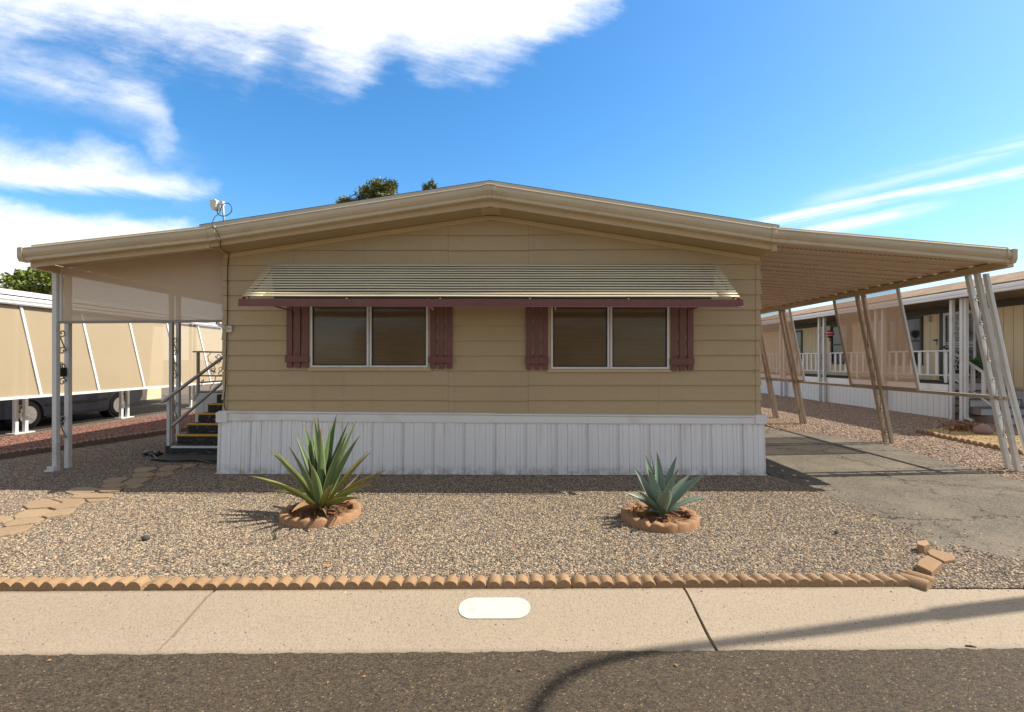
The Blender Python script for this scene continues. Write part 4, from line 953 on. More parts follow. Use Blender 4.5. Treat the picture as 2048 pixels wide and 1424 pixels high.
mb = MB(); mb.bar((-5.745, 8.00, .865), (-5.71, 9.82, 1.695), .06, .035); mb.build('handrail', M_IRON, hr, .004)
mb = MB(); mb.bar((-5.745, 8.19, .43), (-5.71, 9.82, 1.215), .045, .035); mb.build('lower_rail', M_IRON, hr, .003)
for pts in (scroll_pts((-5.735, 8.78, .80), (-5.735, 9.06, 1.22), (0, 1, .45), .17), ):
    mb = MB(); mb.tube(pts, .007, 5); mb.build('scroll', M_IRON, hr)
# dark mat and hose at the foot of the steps
mb = MB(); mb.prism([(-5.65, 7.62), (-4.6, 7.55), (-4.5, 8.04), (-5.72, 8.02)], .006, .03); tag(mb.build('door_mat', M_DARKDECK, None, .006), 'dark worn mat lying at the foot of the porch steps', 'mat')
mb = MB(); mb.tube([(-5.95, 8.02, .03), (-5.8, 7.9, .035), (-5.55, 7.62, .03), (-5.2, 7.5, .03), (-4.9, 7.58, .028), (-4.6, 7.42, .02), (-4.35, 7.35, .02)], .013, 6); tag(mb.build('garden_hose', M_BLACK), 'black hose trailing on the gravel before the porch steps', 'hose')
mb = MB(); mb.blob((-6.0, 8.1, .03), (.15, .08, .035), 14, 7, .8, 3).blob((-5.86, 8.02, .03), (.10, .07, .04), 14, 7, .8, 5); tag(mb.build('black_sack', M_BLACK), 'crumpled black sheeting by the foot of the stair rail', 'sheeting')
# ================================================================== ROOF ANTENNA, CABLE, CAMERA
an = thing('roof_antenna', 'white weathered antenna box on a short pipe mast above the left gutter', 'antenna', (-3.83, 6.47, 3.33))
mb = MB(); mb.tube([(-3.82, 6.47, 3.25), (-3.845, 6.47, 3.62)], .014, 8); mb.build('mast', M_PIPE, an)
mb = MB()
f0 = [(-3.99, 3.635), (-3.92, 3.64), (-3.895, 3.615), (-3.905, 3.535), (-3.935, 3.50), (-3.965, 3.505), (-3.98, 3.54)]
mb.sweep([Vector((x, 0, z)) for x, z in f0], (0, 6.42, 0), (0, 6.52, 0)); mb.build('antenna_box', M_PLAST, an, .008)
mb = MB(); mb.box(-3.90, -3.835, 6.45, 6.49, 3.575, 3.615).box(-3.862, -3.828, 6.44, 6.50, 3.57, 3.62); mb.build('bracket', M_PLAST, an, .003)
mb = MB(); mb.prism([(-3.905, 6.46), (-3.885, 6.46), (-3.885, 6.48), (-3.905, 6.48)], 3.50, 3.57); mb.build('connector', M_PLAST, an)
q = [(-3.91, 6.46, 3.51), (-3.90, 6.45, 3.46), (-3.865, 6.44, 3.43), (-3.81, 6.44, 3.42), (-3.75, 6.44, 3.44), (-3.71, 6.44, 3.49), (-3.715, 6.44, 3.545), (-3.755, 6.44, 3.585), (-3.81, 6.44, 3.58), (-3.85, 6.45, 3.54), (-3.87, 6.44, 3.46), (-3.885, 6.36, 3.38), (-3.885, 6.31, 3.26)]
wp_ = [atY(434.5, 462, 6.295), atY(437, 471, 6.30), atY(441, 480, 6.395), atY(440.5, 490, 6.42), atY(443, 497, 6.42), atY(451, 503, 6.62), atY(458, 507, 6.80), atY(457.5, 515, 6.815), atY(455, 545, 6.815), atY(455, 600, 6.815), atY(454, 660, 6.815), atY(452, 720, 6.815), atY(451, 770, 6.815), atY(448, 800, 6.815), atY(449.5, 815, 6.815), atY(453, 820, 6.815)]
def smooth(pts, n=5):
    pts = [Vector(p) for p in pts]; out = []
    for i in range(len(pts) - 1):
        p0, p1, p2, p3 = pts[max(i - 1, 0)], pts[i], pts[i + 1], pts[min(i + 2, len(pts) - 1)]
        for k in range(n):
            t = k / n; out.append(.5 * ((2 * p1) + (p2 - p0) * t + (2 * p0 - 5 * p1 + 4 * p2 - p3) * t * t + (3 * p1 - p0 - 3 * p2 + p3) * t ** 3))
    return out + [pts[-1]]
mb = MB(); mb.tube(smooth(q + wp_), .0055, 6); tag(mb.build('antenna_cable', M_CABLE), 'thin black cable looping at the antenna and running down the wall corner', 'cable')
sc1 = thing('security_camera', 'small white security camera on the left corner of the tan wall', 'security camera', (-3.93, 6.82, 2.0))
c0 = atY(459, 658, 6.82)
mb = MB(); mb.box(c0.x - .035, c0.x + .035, 6.805, 6.825, c0.z - .045, c0.z + .045); mb.build('wall_plate', M_PLAST, sc1, .006)
mb = MB(); mb.tube([c0, c0 + Vector((-.02, -.06, .01)), c0 + Vector((-.04, -.075, .03))], .013, 8); mb.build('arm', M_PLAST, sc1)
mb = MB(); a_ = c0 + Vector((-.015, -.085, .015)); b_ = c0 + Vector((-.105, -.11, .07)); mb.tube([a_, b_], .022, 10); cb = mb.build('camera_body', M_PLAST, sc1)
mb = MB(); dd = (b_ - a_).normalized(); mb.tube([b_ - dd * .004, b_ + dd * .012], .019, 10); mb.build('lens', M_BLACK, cb)
# ================================================================== AGAVES IN SCALLOPED RINGS
def leaf_mat(name, base, edge, tip, dark):
    mt, N, b = mat0(name); co = objco(N)
    t = N.new('ShaderNodeAttribute', attribute_name='along').outputs['Fac']; e = N.new('ShaderNodeAttribute', attribute_name='edge').outputs['Fac']
    st_ = N.noise(objco(N, (30, 30, 3)), 2, 4); big = N.noise(co, 6, 4)
    c = N.mix(big, base, dark); c = N.mix(N.m('MULTIPLY', st_, .35), c, dim(base, 1.5))
    c = N.mix(N.m('MULTIPLY', N.sstep(e, .80, .98), .7), c, edge)
    k = N.m('ADD', t, N.m('MULTIPLY', N.m('SUBTRACT', big, .5), .5))
    c = N.mix(N.m('MULTIPLY', N.sstep(k, .88, 1.02), .85), c, tip)
    N.put(b.inputs['Base Color'], c); b.inputs['Roughness'].default_value = .42
    N.put(b.inputs['Normal'], N.bump(st_, .15, .003)); return mt
M_AG1 = leaf_mat('green agave leaf', (.135, .19, .065), (.50, .49, .20), (.30, .16, .05), (.06, .115, .055))
M_AG1O = leaf_mat('yellowing agave leaf', (.19, .20, .045), (.48, .38, .12), (.40, .20, .06), (.10, .14, .035))
M_AGD = leaf_mat('dead agave leaf', (.28, .17, .08), (.36, .24, .12), (.18, .10, .05), (.2, .12, .06))
M_AG2 = leaf_mat('blue grey agave leaf', (.17, .225, .165), (.34, .38, .28), (.17, .10, .05), (.12, .175, .135))
def add_leaf(parent, base, tip, W, sag, mat_, az=0, belly=.45, fold=.35, teeth=0, twist=0.0, thick=.16):
    base, tip = Vector(base), Vector(tip); d = tip - base; L = d.length
    h = Vector((d.x, d.y, 0)); h = h.normalized() if h.length > .06 * L else Vector((math.cos(az), math.sin(az), 0))
    ctrl = base + d * .5 + Vector((0, 0, sag * L)) - h * (0.02 * L)
    n = 18 if not teeth else 34; vs = []; al = []; ed = []
    for i in range(n + 1):
        t = i / n; p = base * (1 - t) ** 2 + ctrl * 2 * t * (1 - t) + tip * t * t
        tg = ((ctrl - base) * (1 - t) + (tip - ctrl) * t).normalized()
        sd_ = tg.cross(Vector((0, 0, 1)) if abs(tg.z) < .96 else h * -1)
        sd_ = h.cross(Vector((0, 0, 1))) if sd_.length < .2 else sd_.normalized()
        up = sd_.cross(tg).normalized()
        sd_ = (Matrix.Rotation(twist, 3, tg) @ sd_); up = sd_.cross(tg).normalized()
        wd = W * (.62 + .38 * math.sin(min(t / belly, 1) * PI / 2)) if t < belly else W * max(1 - ((t - belly) / (1 - belly)) ** 1.7, 0) * 1.0
        wd = max(wd, .0035)
        if teeth and .08 < t < .95: wd *= 1 + (.15 if i % 2 else -.05)
        hw_ = wd / 2; f = fold * hw_
        pr_ = [(-hw_, f), (-hw_ * .5, f * .28), (0, 0), (hw_ * .5, f * .28), (hw_, f), (hw_ * .55, f * .3 - wd * thick * .8), (0, -wd * thick - .002), (-hw_ * .55, f * .3 - wd * thick * .8)]
        for (a, b), e in zip(pr_, (1, .5, 0, .5, 1, .5, 0, .5)): vs.append(p + sd_ * a + up * b); al.append(t); ed.append(e)
    mb = MB(); mb.add(vs, [(i * 8 + k, i * 8 + (k + 1) % 8, (i + 1) * 8 + (k + 1) % 8, (i + 1) * 8 + k) for i in range(n) for k in range(8)], False)
    mb.f += [tuple(range(8)), tuple(n * 8 + k for k in reversed(range(8)))]; mb.sm += [False, False]
    o = mb.build('leaf', mat_, parent, attr=('along', al))
    a = o.data.attributes.new('edge', 'FLOAT', 'POINT')
    for q, v in zip(a.data, ed): q.value = v
    return o
ag = thing('green_agave', 'tall green sword leaved agave with yellow edges in the left planter ring', 'agave', (-1.95, 5.0, 0))
B0 = Vector((gnd(634, 1024, .06).x, 5.0, .05))
z7 = lambda x, y, Y: atY(480 + x / 4.747, 820 + y / 4.747, Y)
LV = [(85, 625, 4.80, .062, .10, 1), (275, 370, 5.10, .06, .05, 1), (320, 375, 5.28, .055, .05, 1), (275, 675, 4.62, .06, .10, 1), (468, 350, 4.82, .062, .04, 0), (522, 225, 5.12, .075, .03, 0),
      (605, 130, 5.25, .075, .02, 0), (700, 58, 5.12, .075, .01, 0), (738, 48, 4.98, .075, .0, 0), (767, 165, 4.86, .07, .01, 0), (682, 250, 5.22, .07, 0, 0), (680, 520, 4.55, .072, .05, 0), (866, 120, 5.04, .085, .0, 0),
      (918, 42, 5.22, .088, .01, 0), (1030, 108, 5.16, .08, .02, 0), (1018, 215, 4.90, .08, .02, 0), (1102, 105, 5.08, .07, .02, 0), (1135, 243, 4.93, .075, .03, 0), (1215, 388, 5.22, .06, .04, 1),
      (1242, 398, 4.86, .065, .05, 1), (1395, 568, 4.95, .062, .07, 1), (1230, 635, 5.25, .065, .06, 1), (1245, 705, 4.72, .07, .08, 1), (1288, 655, 5.06, .05, .07, 2), (1150, 838, 4.62, .075, .10, 1),
      (305, 768, 5.20, .06, .12, 1), (490, 968, 4.50, .075, .18, 2), (1170, 560, 5.35, .03, -.12, 2), (820, 1000, 4.48, .055, .16, 2), (560, 600, 5.4, .07, .02, 0), (960, 600, 5.42, .07, .02, 0), (880, 700, 4.58, .07, .05, 1)]
for i, (x, y, Y, W, sg, k) in enumerate(LV):
    tip = z7(x, y, Y); az = R.uniform(0, 6.28); b_ = B0 + Vector(((tip.x - B0.x) * .07, (tip.y - B0.y) * .12, R.uniform(0, .05)))
    add_leaf(ag, b_, tip, W * (1.18 if k == 0 else 1.05), sg, (M_AG1, M_AG1O, M_AGD)[k], az=math.atan2(tip.y - 5.0, tip.x - B0.x), fold=.75 if k < 2 else .9, twist=R.uniform(-.35, .35), belly=.38)
for i in range(11):
    a = R.uniform(0, 6.28); r_ = R.uniform(.16, .34); add_leaf(ag, B0 + Vector((.04 * math.cos(a), .04 * math.sin(a), .01)), B0 + Vector((r_ * math.cos(a), r_ * math.sin(a), R.uniform(.0, .07))), R.uniform(.03, .055), R.uniform(.08, .22), M_AGD, az=a, fold=.9, twist=R.uniform(-.6, .6))
ag2 = thing('blue_agave', 'small broad leaved blue grey agave with spiny edges in the right planter ring', 'agave', (1.45, 4.93, 0))
B1 = Vector((gnd(1323, 1026, .06).x, 4.93, .05))
z8 = lambda x, y, Y: atY(1180 + x / 5.933, 860 + y / 5.933, Y)
for x, y, Y, W, sg, tw in [(645, 283, 5.08, .10, .03, -.2), (715, 255, 5.2, .035, .0, 0), (790, 250, 5.02, .105, .0, .1), (1032, 305, 5.16, .115, .02, -.4), (512, 432, 4.98, .075, .06, -.9), (690, 465, 4.78, .12, .03, -.1), (1048, 462, 4.76, .13, .03, .2),
                           (555, 715, 4.66, .09, .10, -.3), (935, 705, 4.56, .125, .08, .05), (1190, 522, 5.12, .09, .06, .2), (1380, 520, 4.86, .115, .10, .25), (1452, 800, 4.92, .07, .16, .2), (438, 745, 4.86, .075, .12, -.5), (1085, 962, 4.6, .075, .12, .2), (700, 965, 4.66, .06, .12, -.2), (690, 530, 5.05, .10, .03, .5)]:
    tip = z8(x, y, Y); b_ = B1 + Vector(((tip.x - B1.x) * .10, (tip.y - B1.y) * .14, 0))
    add_leaf(ag2, b_, tip, W, sg, M_AG2, az=math.atan2(tip.y - 4.93, tip.x - B1.x), fold=.42, teeth=1, twist=tw, belly=.46, thick=.10)
for i in range(6):
    a = R.uniform(0, 6.28); r_ = R.uniform(.14, .27); add_leaf(ag2, B1 + Vector((.04 * math.cos(a), .04 * math.sin(a), .01)), B1 + Vector((r_ * math.cos(a), r_ * math.sin(a), R.uniform(.0, .05))), R.uniform(.035, .06), R.uniform(.06, .18), M_AGD, az=a, fold=.8, twist=R.uniform(-.6, .6))
def ring(name, label, c, rx, seed, gapk=None):
    root = thing(name, label, 'planter ring', (c[0], c[1], 0)); mb = MB(); n = 18 * 8; th_ = .085; vs = []
    for i in range(n):
        a = 2 * PI * i / n; ph = (i % 8) / 8; sc2 = math.sin(PI * ph) ** .7 if i % 8 else 0
        z = .052 + .020 * sc2 + .008 * mnoise.noise(Vector((math.cos(a) * 2, math.sin(a) * 2, seed))) + .006 * mnoise.noise(Vector((math.cos(a) * 9, math.sin(a) * 9, seed))) - (.022 if i % 48 in (0, 47, 1) else 0)
        rr = rx * (1 + .03 * mnoise.noise(Vector((math.cos(a) * 1.3, math.sin(a) * 1.3, seed + 4))))
        for r_, zz in ((rr, -.05), (rr + .004, z - .012), (rr - .012, z), (rr - th_ + .012, z - .002), (rr - th_, z - .014), (rr - th_, -.05)):
            vs.append((c[0] + r_ * math.cos(a), c[1] + r_ * math.sin(a), zz))
    mb.add(vs, [(i * 6 + k, ((i + 1) % n) * 6 + k, ((i + 1) % n) * 6 + k + 1, i * 6 + k + 1) for i in range(n) for k in range(5)], True)
    mb.build('scalloped_ring', M_TERRA, root)
    d_ = MB(); m_ = 36; V_ = []
    for j in range(9):
        for i in range(m_):
            a = 2 * PI * i / m_; r_ = (rx - .06) * j / 8; x, y = c[0] + r_ * math.cos(a), c[1] + r_ * math.sin(a); V_.append((x, y, .012 + .03 * (1 - j / 8) + .02 * mnoise.noise(Vector((x * 12, y * 12, seed)))))
    d_.add(V_, [(j * m_ + i, j * m_ + (i + 1) % m_, (j + 1) * m_ + (i + 1) % m_, (j + 1) * m_ + i) for j in range(8) for i in range(m_)], True); d_.build('soil', M_SOIL, root)
    lt = MB()
    for i in range(130):
        a = R.uniform(0, 6.28); r_ = (rx - .09) * math.sqrt(R.random()); p = Vector((c[0] + r_ * math.cos(a), c[1] + r_ * math.sin(a), .045 + R.random() * .025))
        d1 = Vector((R.uniform(-1, 1), R.uniform(-1, 1), R.uniform(-.25, .35))).normalized() * R.uniform(.015, .06); d2 = d1.cross(Vector((R.uniform(-.3, .3), R.uniform(-.3, .3), 1))).normalized() * R.uniform(.005, .012)
        lt.add([p - d1 - d2 * .3, p + d2, p + d1 + d2 * .2, p - d2], [(0, 1, 2, 3)])
    l_ = lt.build('leaf_litter', plain('rust leaf litter ' + name, (.24, .105, .03), .85, .5, 30), root); kind(l_, 'stuff')
ring('planter_ring', 'scalloped terracotta planter ring around the green sword leaved agave', (B0.x - .0, 5.0), .385, 1)
ring('planter_ring', 'scalloped terracotta planter ring around the small blue grey agave', (B1.x - .02, 4.90), .365, 2)
# small things on the gravel and street
sp = thing('agave_sprout', 'tiny green agave sprout in the gravel in front of the left planter ring', 'sprout', tuple(gnd(550, 1078)))
for dx_, dz_ in ((-.01, .10), (.018, .06), (-.03, .05)): add_leaf(sp, sp.location + Vector((0, 0, -.01)), sp.location + Vector((dx_, -.01, dz_)), .018, .0, M_AG1)
for i, (px, py, r_, lb_) in enumerate([(292, 1079, .035, 'dark stone on the sunlit gravel near the flagstone path'), (1673, 1068, .02, 'small dark stone on the gravel toward the driveway')]):
    p = gnd(px, py); mb = MB(); mb.blob((p.x, p.y, .015), (r_, r_ * .8, r_ * .7), 10, 7, .5, i); tag(mb.build('stone', M_CLOD), lb_, 'stone')
p = gnd(1941, 1288, -.09); mb = MB(); mb.tube([(p.x - .026, p.y + .004, kz(p.y, p.x) + .004), (p.x, p.y, kz(p.y, p.x) + .006), (p.x + .028, p.y - .006, kz(p.y, p.x) + .003)], [.004, .0055, .003], 6); tag(mb.build('twig', M_WOODT), 'short brown twig lying on the kerb near the street', 'twig')
lv = None
for i, (px, py) in enumerate([(1932, 1338), (1352, 1331), (551, 1327), (656, 1366), (1040, 1341), (728, 1354), (98, 1322), (1380, 1239)]):
    z = -.10 if py > 1300 else -.055; p = gnd(px, py, z)
    if lv is None:
        mb = MB(); mb.add([(-.022, 0, .002), (-.006, -.009, .006), (.02, -.002, .003), (.004, .009, .010)], [(0, 1, 2, 3)]); mb.add([(-.022, 0, .0), (-.006, -.009, .004), (.02, -.002, .001), (.004, .009, .008)], [(3, 2, 1, 0)]); lv = mb.build('dry_leaf', M_LEAFD); o = lv
    else: o = lv.copy(); COL.objects.link(o)
    o.location = (p.x, p.y, z + .002); o.rotation_euler = (0, 0, R.uniform(0, 6)); s_ = R.uniform(.35, .75); o.scale = (s_, s_, s_)
    tag(o, 'tiny dry orange leaf lying on the street or kerb', 'dry leaf', 'dry leaves scattered on the street')
# ================================================================== STREET LAMP (stands right of the view; its shadow crosses the kerb)
lx, ly = 6.95, 3.90
lamp = thing('street_lamp', 'tall grey street lamp with curved arm beside the neighbouring driveway', 'street lamp', (lx, ly, 0))
mb = MB(); mb.tube([(lx, ly, -.05), (lx, ly - .16, 4.6)], [.064, .060], 16); mb.build('pole_base', M_LAMPP, lamp)
arm = [(lx, ly - .16, 4.6), (lx, ly - .24, 6.2), (lx - .02, ly - .28, 6.7), (lx - .02, ly - .38, 7.05), (lx - .02, ly - .56, 7.28), (lx - .02, ly - .9, 7.42), (lx - .02, ly - 1.5, 7.5)]
mb = MB(); mb.tube(smooth(arm, 6), [.044 - .014 * i / 36 for i in range(37)], 14); mb.build('pole_arm', M_LAMPP, lamp)
mb = MB(); mb.blob((lx - .02, ly - 1.75, 7.48), (.13, .34, .09), 14, 8, 0, 0); mb.build('lamp_head', M_LAMPP, lamp)
# ================================================================== RIGHT NEIGHBOUR
nh = thing('neighbour_home', 'cream neighbour home on the right with brown shingle roof and white porch gutter', 'mobile home', (13, 17, 0))
NY0, NY1 = 11.0, 27.0
mb = MB(); mb.box(12.75, 17.5, NY0, NY1, .82, 3.14); mb.build('wall', M_GROOVE, nh)
mb = MB(); mb.box(12.77, 17.48, NY0 + .02, NY1 - .02, 0, .818); mb.build('skirting', M_GSKIRT, nh)
mb = MB(); mb.box(12.70, 12.748, NY0, NY1, .80, .86); mb.build('base_trim', M_CREAM, nh)
mb = MB(); mb.box(12.725, 12.748, NY0, NY1, 2.94, 3.12); mb.build('frieze_board', M_DGREEN, nh)
mb = MB(); mb.box(11.12, 12.75, NY0, NY1, 3.125, 3.15); mb.build('porch_ceiling', plain('brown porch ceiling', (.17, .12, .08), .7), nh)
mb = MB(); mb.sweep([Vector((0, 0, 0)), Vector((0, 0, .06)), Vector((3.5, 0, .85)), Vector((7.0, 0, .06)), Vector((7.0, 0, 0))], (11.06, NY0 - .3, 3.27), (11.06, NY1 + .3, 3.27)); mb.build('roof', M_SHINB, nh)
mb = MB(); mb.box(15.0, 15.6, 21.2, 22.4, 4.0, 4.12); mb.build('roof_vent', M_DGREEN, nh)
mb = MB(); gp_ = [(0, 0), (-.10, .0), (-.11, .02), (-.10, .05), (-.12, .08), (-.12, .14), (-.10, .165), (0, .165)]
mb.sweep([Vector((x, 0, z)) for x, z in gp_], (11.10, NY0 - .3, 3.115), (11.10, NY1 + .3, 3.115)); mb.build('gutter', M_ROOFWHITE, nh)
def nwin(y0, y1, z0, z1):
    mb = MB(); mb.box(12.70, 12.752, y0 - .07, y0, z0 - .07, z1 + .07).box(12.70, 12.752, y1, y1 + .07, z0 - .07, z1 + .07).box(12.70, 12.752, y0, y1, z0 - .07, z0).box(12.70, 12.752, y0, y1, z1, z1 + .07).box(12.715, 12.752, y0, y1, (z0 + z1) / 2 - .03, (z0 + z1) / 2 + .03)
    w_ = mb.build('window', M_DGREEN, nh); mb = MB(); mb.box(12.735, 12.751, y0, y1, z0, z1); mb.build('pane', M_CARG, w_)
nwin(15.95, 17.3, 1.45, 2.86); nwin(19.3, 20.4, 1.45, 2.86); nwin(22.6, 24.0, 1.5, 2.8)
# screen door
dr = MB(); dr.box(12.70, 12.752, 13.85, 13.98, .95, 2.98).box(12.70, 12.752, 15.10, 15.22, .95, 2.98); dr.build('door_casing', M_DGREEN, nh)
dr = MB(); Y0, Y1 = 14.0, 15.06
dr.box(12.68, 12.72, Y0, Y0 + .07, .97, 2.94).box(12.68, 12.72, Y1 - .07, Y1, .97, 2.94).box(12.68, 12.72, Y0 + .07, Y1 - .07, 2.86, 2.94).box(12.68, 12.72, Y0 + .07, Y1 - .07, .97, 1.15)
for z in (1.92, 1.99, 2.04): dr.box(12.69, 12.71, Y0 + .07, Y1 - .07, z, z + .022)
d_ = dr.build('screen_door', M_WHITE, nh); mb = MB(); mb.box(12.715, 12.735, Y0 + .07, Y1 - .07, 1.15, 2.86); mb.build('mesh', M_CARG, d_)
mb = MB(); mb.box(12.66, 12.68, 14.98, 15.04, 1.88, 1.96); mb.build('handle', M_BLACK, d_)
mb = MB(); mb.box(12.70, 12.75, 15.34, 15.42, 2.02, 2.12); mb.build('doorbell_box', M_LIGHTW, nh); mb = MB(); mb.box(12.68, 12.75, 15.33, 15.43, 2.125, 2.17); mb.build('doorbell_hood', M_BLACK, nh)
mb = MB(); mb.box(12.66, 12.75, 15.55, 15.72, 2.72, 2.88); mb.build('junction_box', M_LIGHTW, nh)
# porch
po = thing('neighbour_porch', 'white porch deck with skirting and steps along the cream neighbour home', 'porch', (12, 18, 0))
mb = MB(); mb.box(11.36, 12.70, 13.32, 26.5, .90, .935); mb.build('deck', M_DARKDECK, po)
mb = MB(); mb.box(11.345, 11.385, 13.32, 26.5, .72, .898); mb.build('trim_board', M_WTRIM, po)
mb = MB(); mb.box(11.375, 11.40, 13.34, 26.5, 0, .718); mb.build('skirting', M_GSKIRT, po)
for k in range(5):
    z = .745 - .186 * k + .0; y = 13.30 - .285 * (k + 1)
    if z < .0: break
    ex = .0 if k < 3 else .12
    mb = MB(); mb.box(11.42 + ex, 12.66 + ex * 3, y + .02, 13.31, max(z - .186, 0), z - .03); s_ = mb.build('step', M_STEPW, po)
    mb = MB(); mb.box(11.39 + ex, 12.68 + ex * 3, y, y + .31, z - .028, z); mb.build('tread', M_TAUPE, s_)
    mb = MB(); mb.box(11.395 + ex, 11.418 + ex, y + .02, 13.31, max(z - .186, 0), z - .03); mb.build('side_board', M_TAUPE, s_)
mb = MB(); mb.box(11.4, 12.68, 13.29, 13.318, .76, .93); mb.build('riser', M_STEPW, po)
pr_ = thing('porch_railing', 'white wooden porch railing with flat balusters on the neighbour deck', 'railing', (11.42, 18, .93))
mb = MB(); mb.box(11.38, 11.46, 13.36, 26.4, 1.775, 1.81); mb.build('top_rail', M_WHITE, pr_)
mb = MB(); mb.box(11.40, 11.44, 13.36, 26.4, 1.125, 1.155); mb.build('bottom_rail', M_WHITE, pr_)
for i in range(44):
    y = 13.42 + .29 * i; mb = MB(); mb.box(11.405, 11.435, y, y + .09, .94 if i % 6 == 0 else 1.156, 1.774); mb.build('baluster', M_WHITE, pr_)
sr = thing('step_railing', 'white sloping railing with balusters beside the neighbour porch steps', 'railing', (11.42, 12.7, 0))
mb = MB(); mb.bar((11.43, 13.36, 1.80), (11.50, 12.10, 1.02), .085, .035); mb.build('handrail', M_LIGHTW, sr)
mb = MB(); mb.bar((11.43, 13.36, 1.14), (11.50, 12.15, .38), .04, .03); mb.build('bottom_rail', M_WHITE, sr)
for i in range(5):
    t = .06 + i * .22; y = 13.36 - 1.26 * t; x = 11.43 + .07 * t; mb = MB(); mb.box(x - .02, x + .02, y - .045, y + .045, (1.15 - .74 * t) if i not in (0, 4) else (.93 if i == 0 else .36), 1.78 - .76 * t); mb.build('baluster', M_WHITE, sr)
for y in (12.83, 15.58, 18.55, 21.3, 24.1):
    c_ = thing('porch_column', 'x', 'porch column', (11.29, y, 0), 'white columns of the neighbour porch')
    c_['label'] = {12.83: 'white paired porch column with scrolls and downspout beside the neighbour steps', 15.58: 'white paired neighbour porch column seen through the brown mesh screen', 18.55: 'white paired neighbour porch column next to the hanging balloon ornament', 21.3: 'white paired neighbour porch column behind the farther mesh screen', 24.1: 'farthest white paired column of the neighbour porch'}[y]
    column(c_, 11.29, 11.29, y, 3.115, .30, .085, M_WHITE, scrolls=((1.25, 1.75), (2.1, 2.62)) if y < 13 else ((1.3, 1.7), (2.2, 2.6)))
    if y < 13:
        mb = MB(); mb.bar((11.31, 12.745, 3.11), (11.31, 12.745, .06), .08, .07, (1, 0, 0)); mb.bar((11.31, 12.75, .09), (11.36, 12.6, .03), .08, .06); mb.build('downspout', M_WHITE, c_, .004)
# hanging balloon ornament
b0 = atY(1660, 668, 18.1)
bo = thing('balloon_ornament', 'small red and white hot air balloon ornament hanging from the neighbour porch', 'hanging ornament', tuple(b0 + Vector((0, 0, .14))))
def balloon_mat():
    mt, N, b = mat0('striped balloon cloth'); z = N.sep(objco(N))[2]
    c = N.ramp(N.m('MULTIPLY_ADD', z, 3.0, 1.0), [(0, (.05, .015, .03)), (.30, (.05, .015, .03)), (.36, (.6, .55, .6)), (.42, (.50, .02, .03)), (.68, (.50, .02, .03)), (.70, (.6, .55, .65)), (.76, (.09, .012, .03))], 'CONSTANT'); N.put(b.inputs['Base Color'], c); return mt
mb = MB(); mb.lathe([(.02, .14), (.09, .125), (.128, .07), (.135, .02), (.125, -.03), (.09, -.09), (.05, -.14), (.035, -.155)], b0, 18); mb.build('envelope', balloon_mat(), bo)
mb = MB(); mb.lathe([(.03, -.20), (.036, -.25), (.03, -.255)], b0, 10); mb.build('basket', M_SOIL, bo)
mb = MB()
for a in (0, 2.1, 4.2): mb.tube([b0 + Vector((.034 * math.cos(a), .034 * math.sin(a), -.15)), b0 + Vector((.03 * math.cos(a), .03 * math.sin(a), -.205))], .003, 4)
mb.build('rigging', M_BLACK, bo)
mb = MB(); mb.tube([b0 + Vector((-.07, 0, .13)), b0 + Vector((0, 0, .36)), b0 + Vector((.07, 0, .13))], .004, 4); mb.tube([b0 + Vector((0, 0, .36)), (b0.x, b0.y, 3.12)], .004, 4); mb.build('string', M_BLACK, bo)
# potted fern
fp = atY(1946, 760, 13.55); fp.z = 1.06
mbs = MB(); mbs.box(fp.x - .14, fp.x + .14, fp.y - .14, fp.y + .14, .936, 1.058)
fn = thing('potted_fern', 'bushy green fern in a dark urn beside the neighbour screen door', 'potted plant', tuple(fp))
mb = MB(); mb.lathe([(.10, .0), (.11, .03), (.06, .08), (.10, .16), (.17, .26), (.19, .32), (.17, .32)], fp, 16); mb.build('urn', M_POT, fn); mbs.build('plinth', M_TAUPE, fn, .006)
mb = MB()
for i in range(120):
    a = R.uniform(0, 6.28); ln = R.uniform(.22, .42); el = R.uniform(-.1, 1.3); d = Vector((math.cos(a) * math.cos(el), math.sin(a) * math.cos(el), math.sin(el))); s_ = d.cross(Vector((0, 0, 1))).normalized(); p0 = fp + Vector((0, 0, .33)); prev = None
    for k in range(7):
        t = k / 6; p = p0 + d * ln * t - Vector((0, 0, .16 * t * t)); w_ = .045 * (1 - t * .8)
        for sg in (-1, 1):
            e = p + s_ * w_ * sg + d * .02; mb.add([p, p + d * .028, e + d * .02, e], [(0, 1, 2, 3)])
mb.build('fronds', M_FERN, fn)
# boulder and dry shrub
p = gnd(1966, 869); mb = MB(); mb.blob((p.x, p.y, .08), (.17, .13, .13), 14, 9, .3, 4); tag(mb.build('boulder', M_ROCK), 'small pinkish boulder at the edge of the yellow gravel bed', 'boulder')
p = gnd(1950, 866); mb = MB()
for i in range(420):
    q = p + Vector((R.gauss(0, .28), R.gauss(.25, .16), abs(R.gauss(0, .10)))); d = Vector((R.uniform(-1, 1), R.uniform(-1, 1), R.uniform(0, 1))).normalized() * R.uniform(.05, .13); s_ = d.cross(Vector((R.random(), R.random(), R.random()))).normalized() * .009
    mb.add([q - s_, q + s_, q + d], [(0, 1, 2)])
tag(mb.build('dry_shrub', M_RUST), 'low rusty dry shrub behind the pinkish boulder', 'shrub')
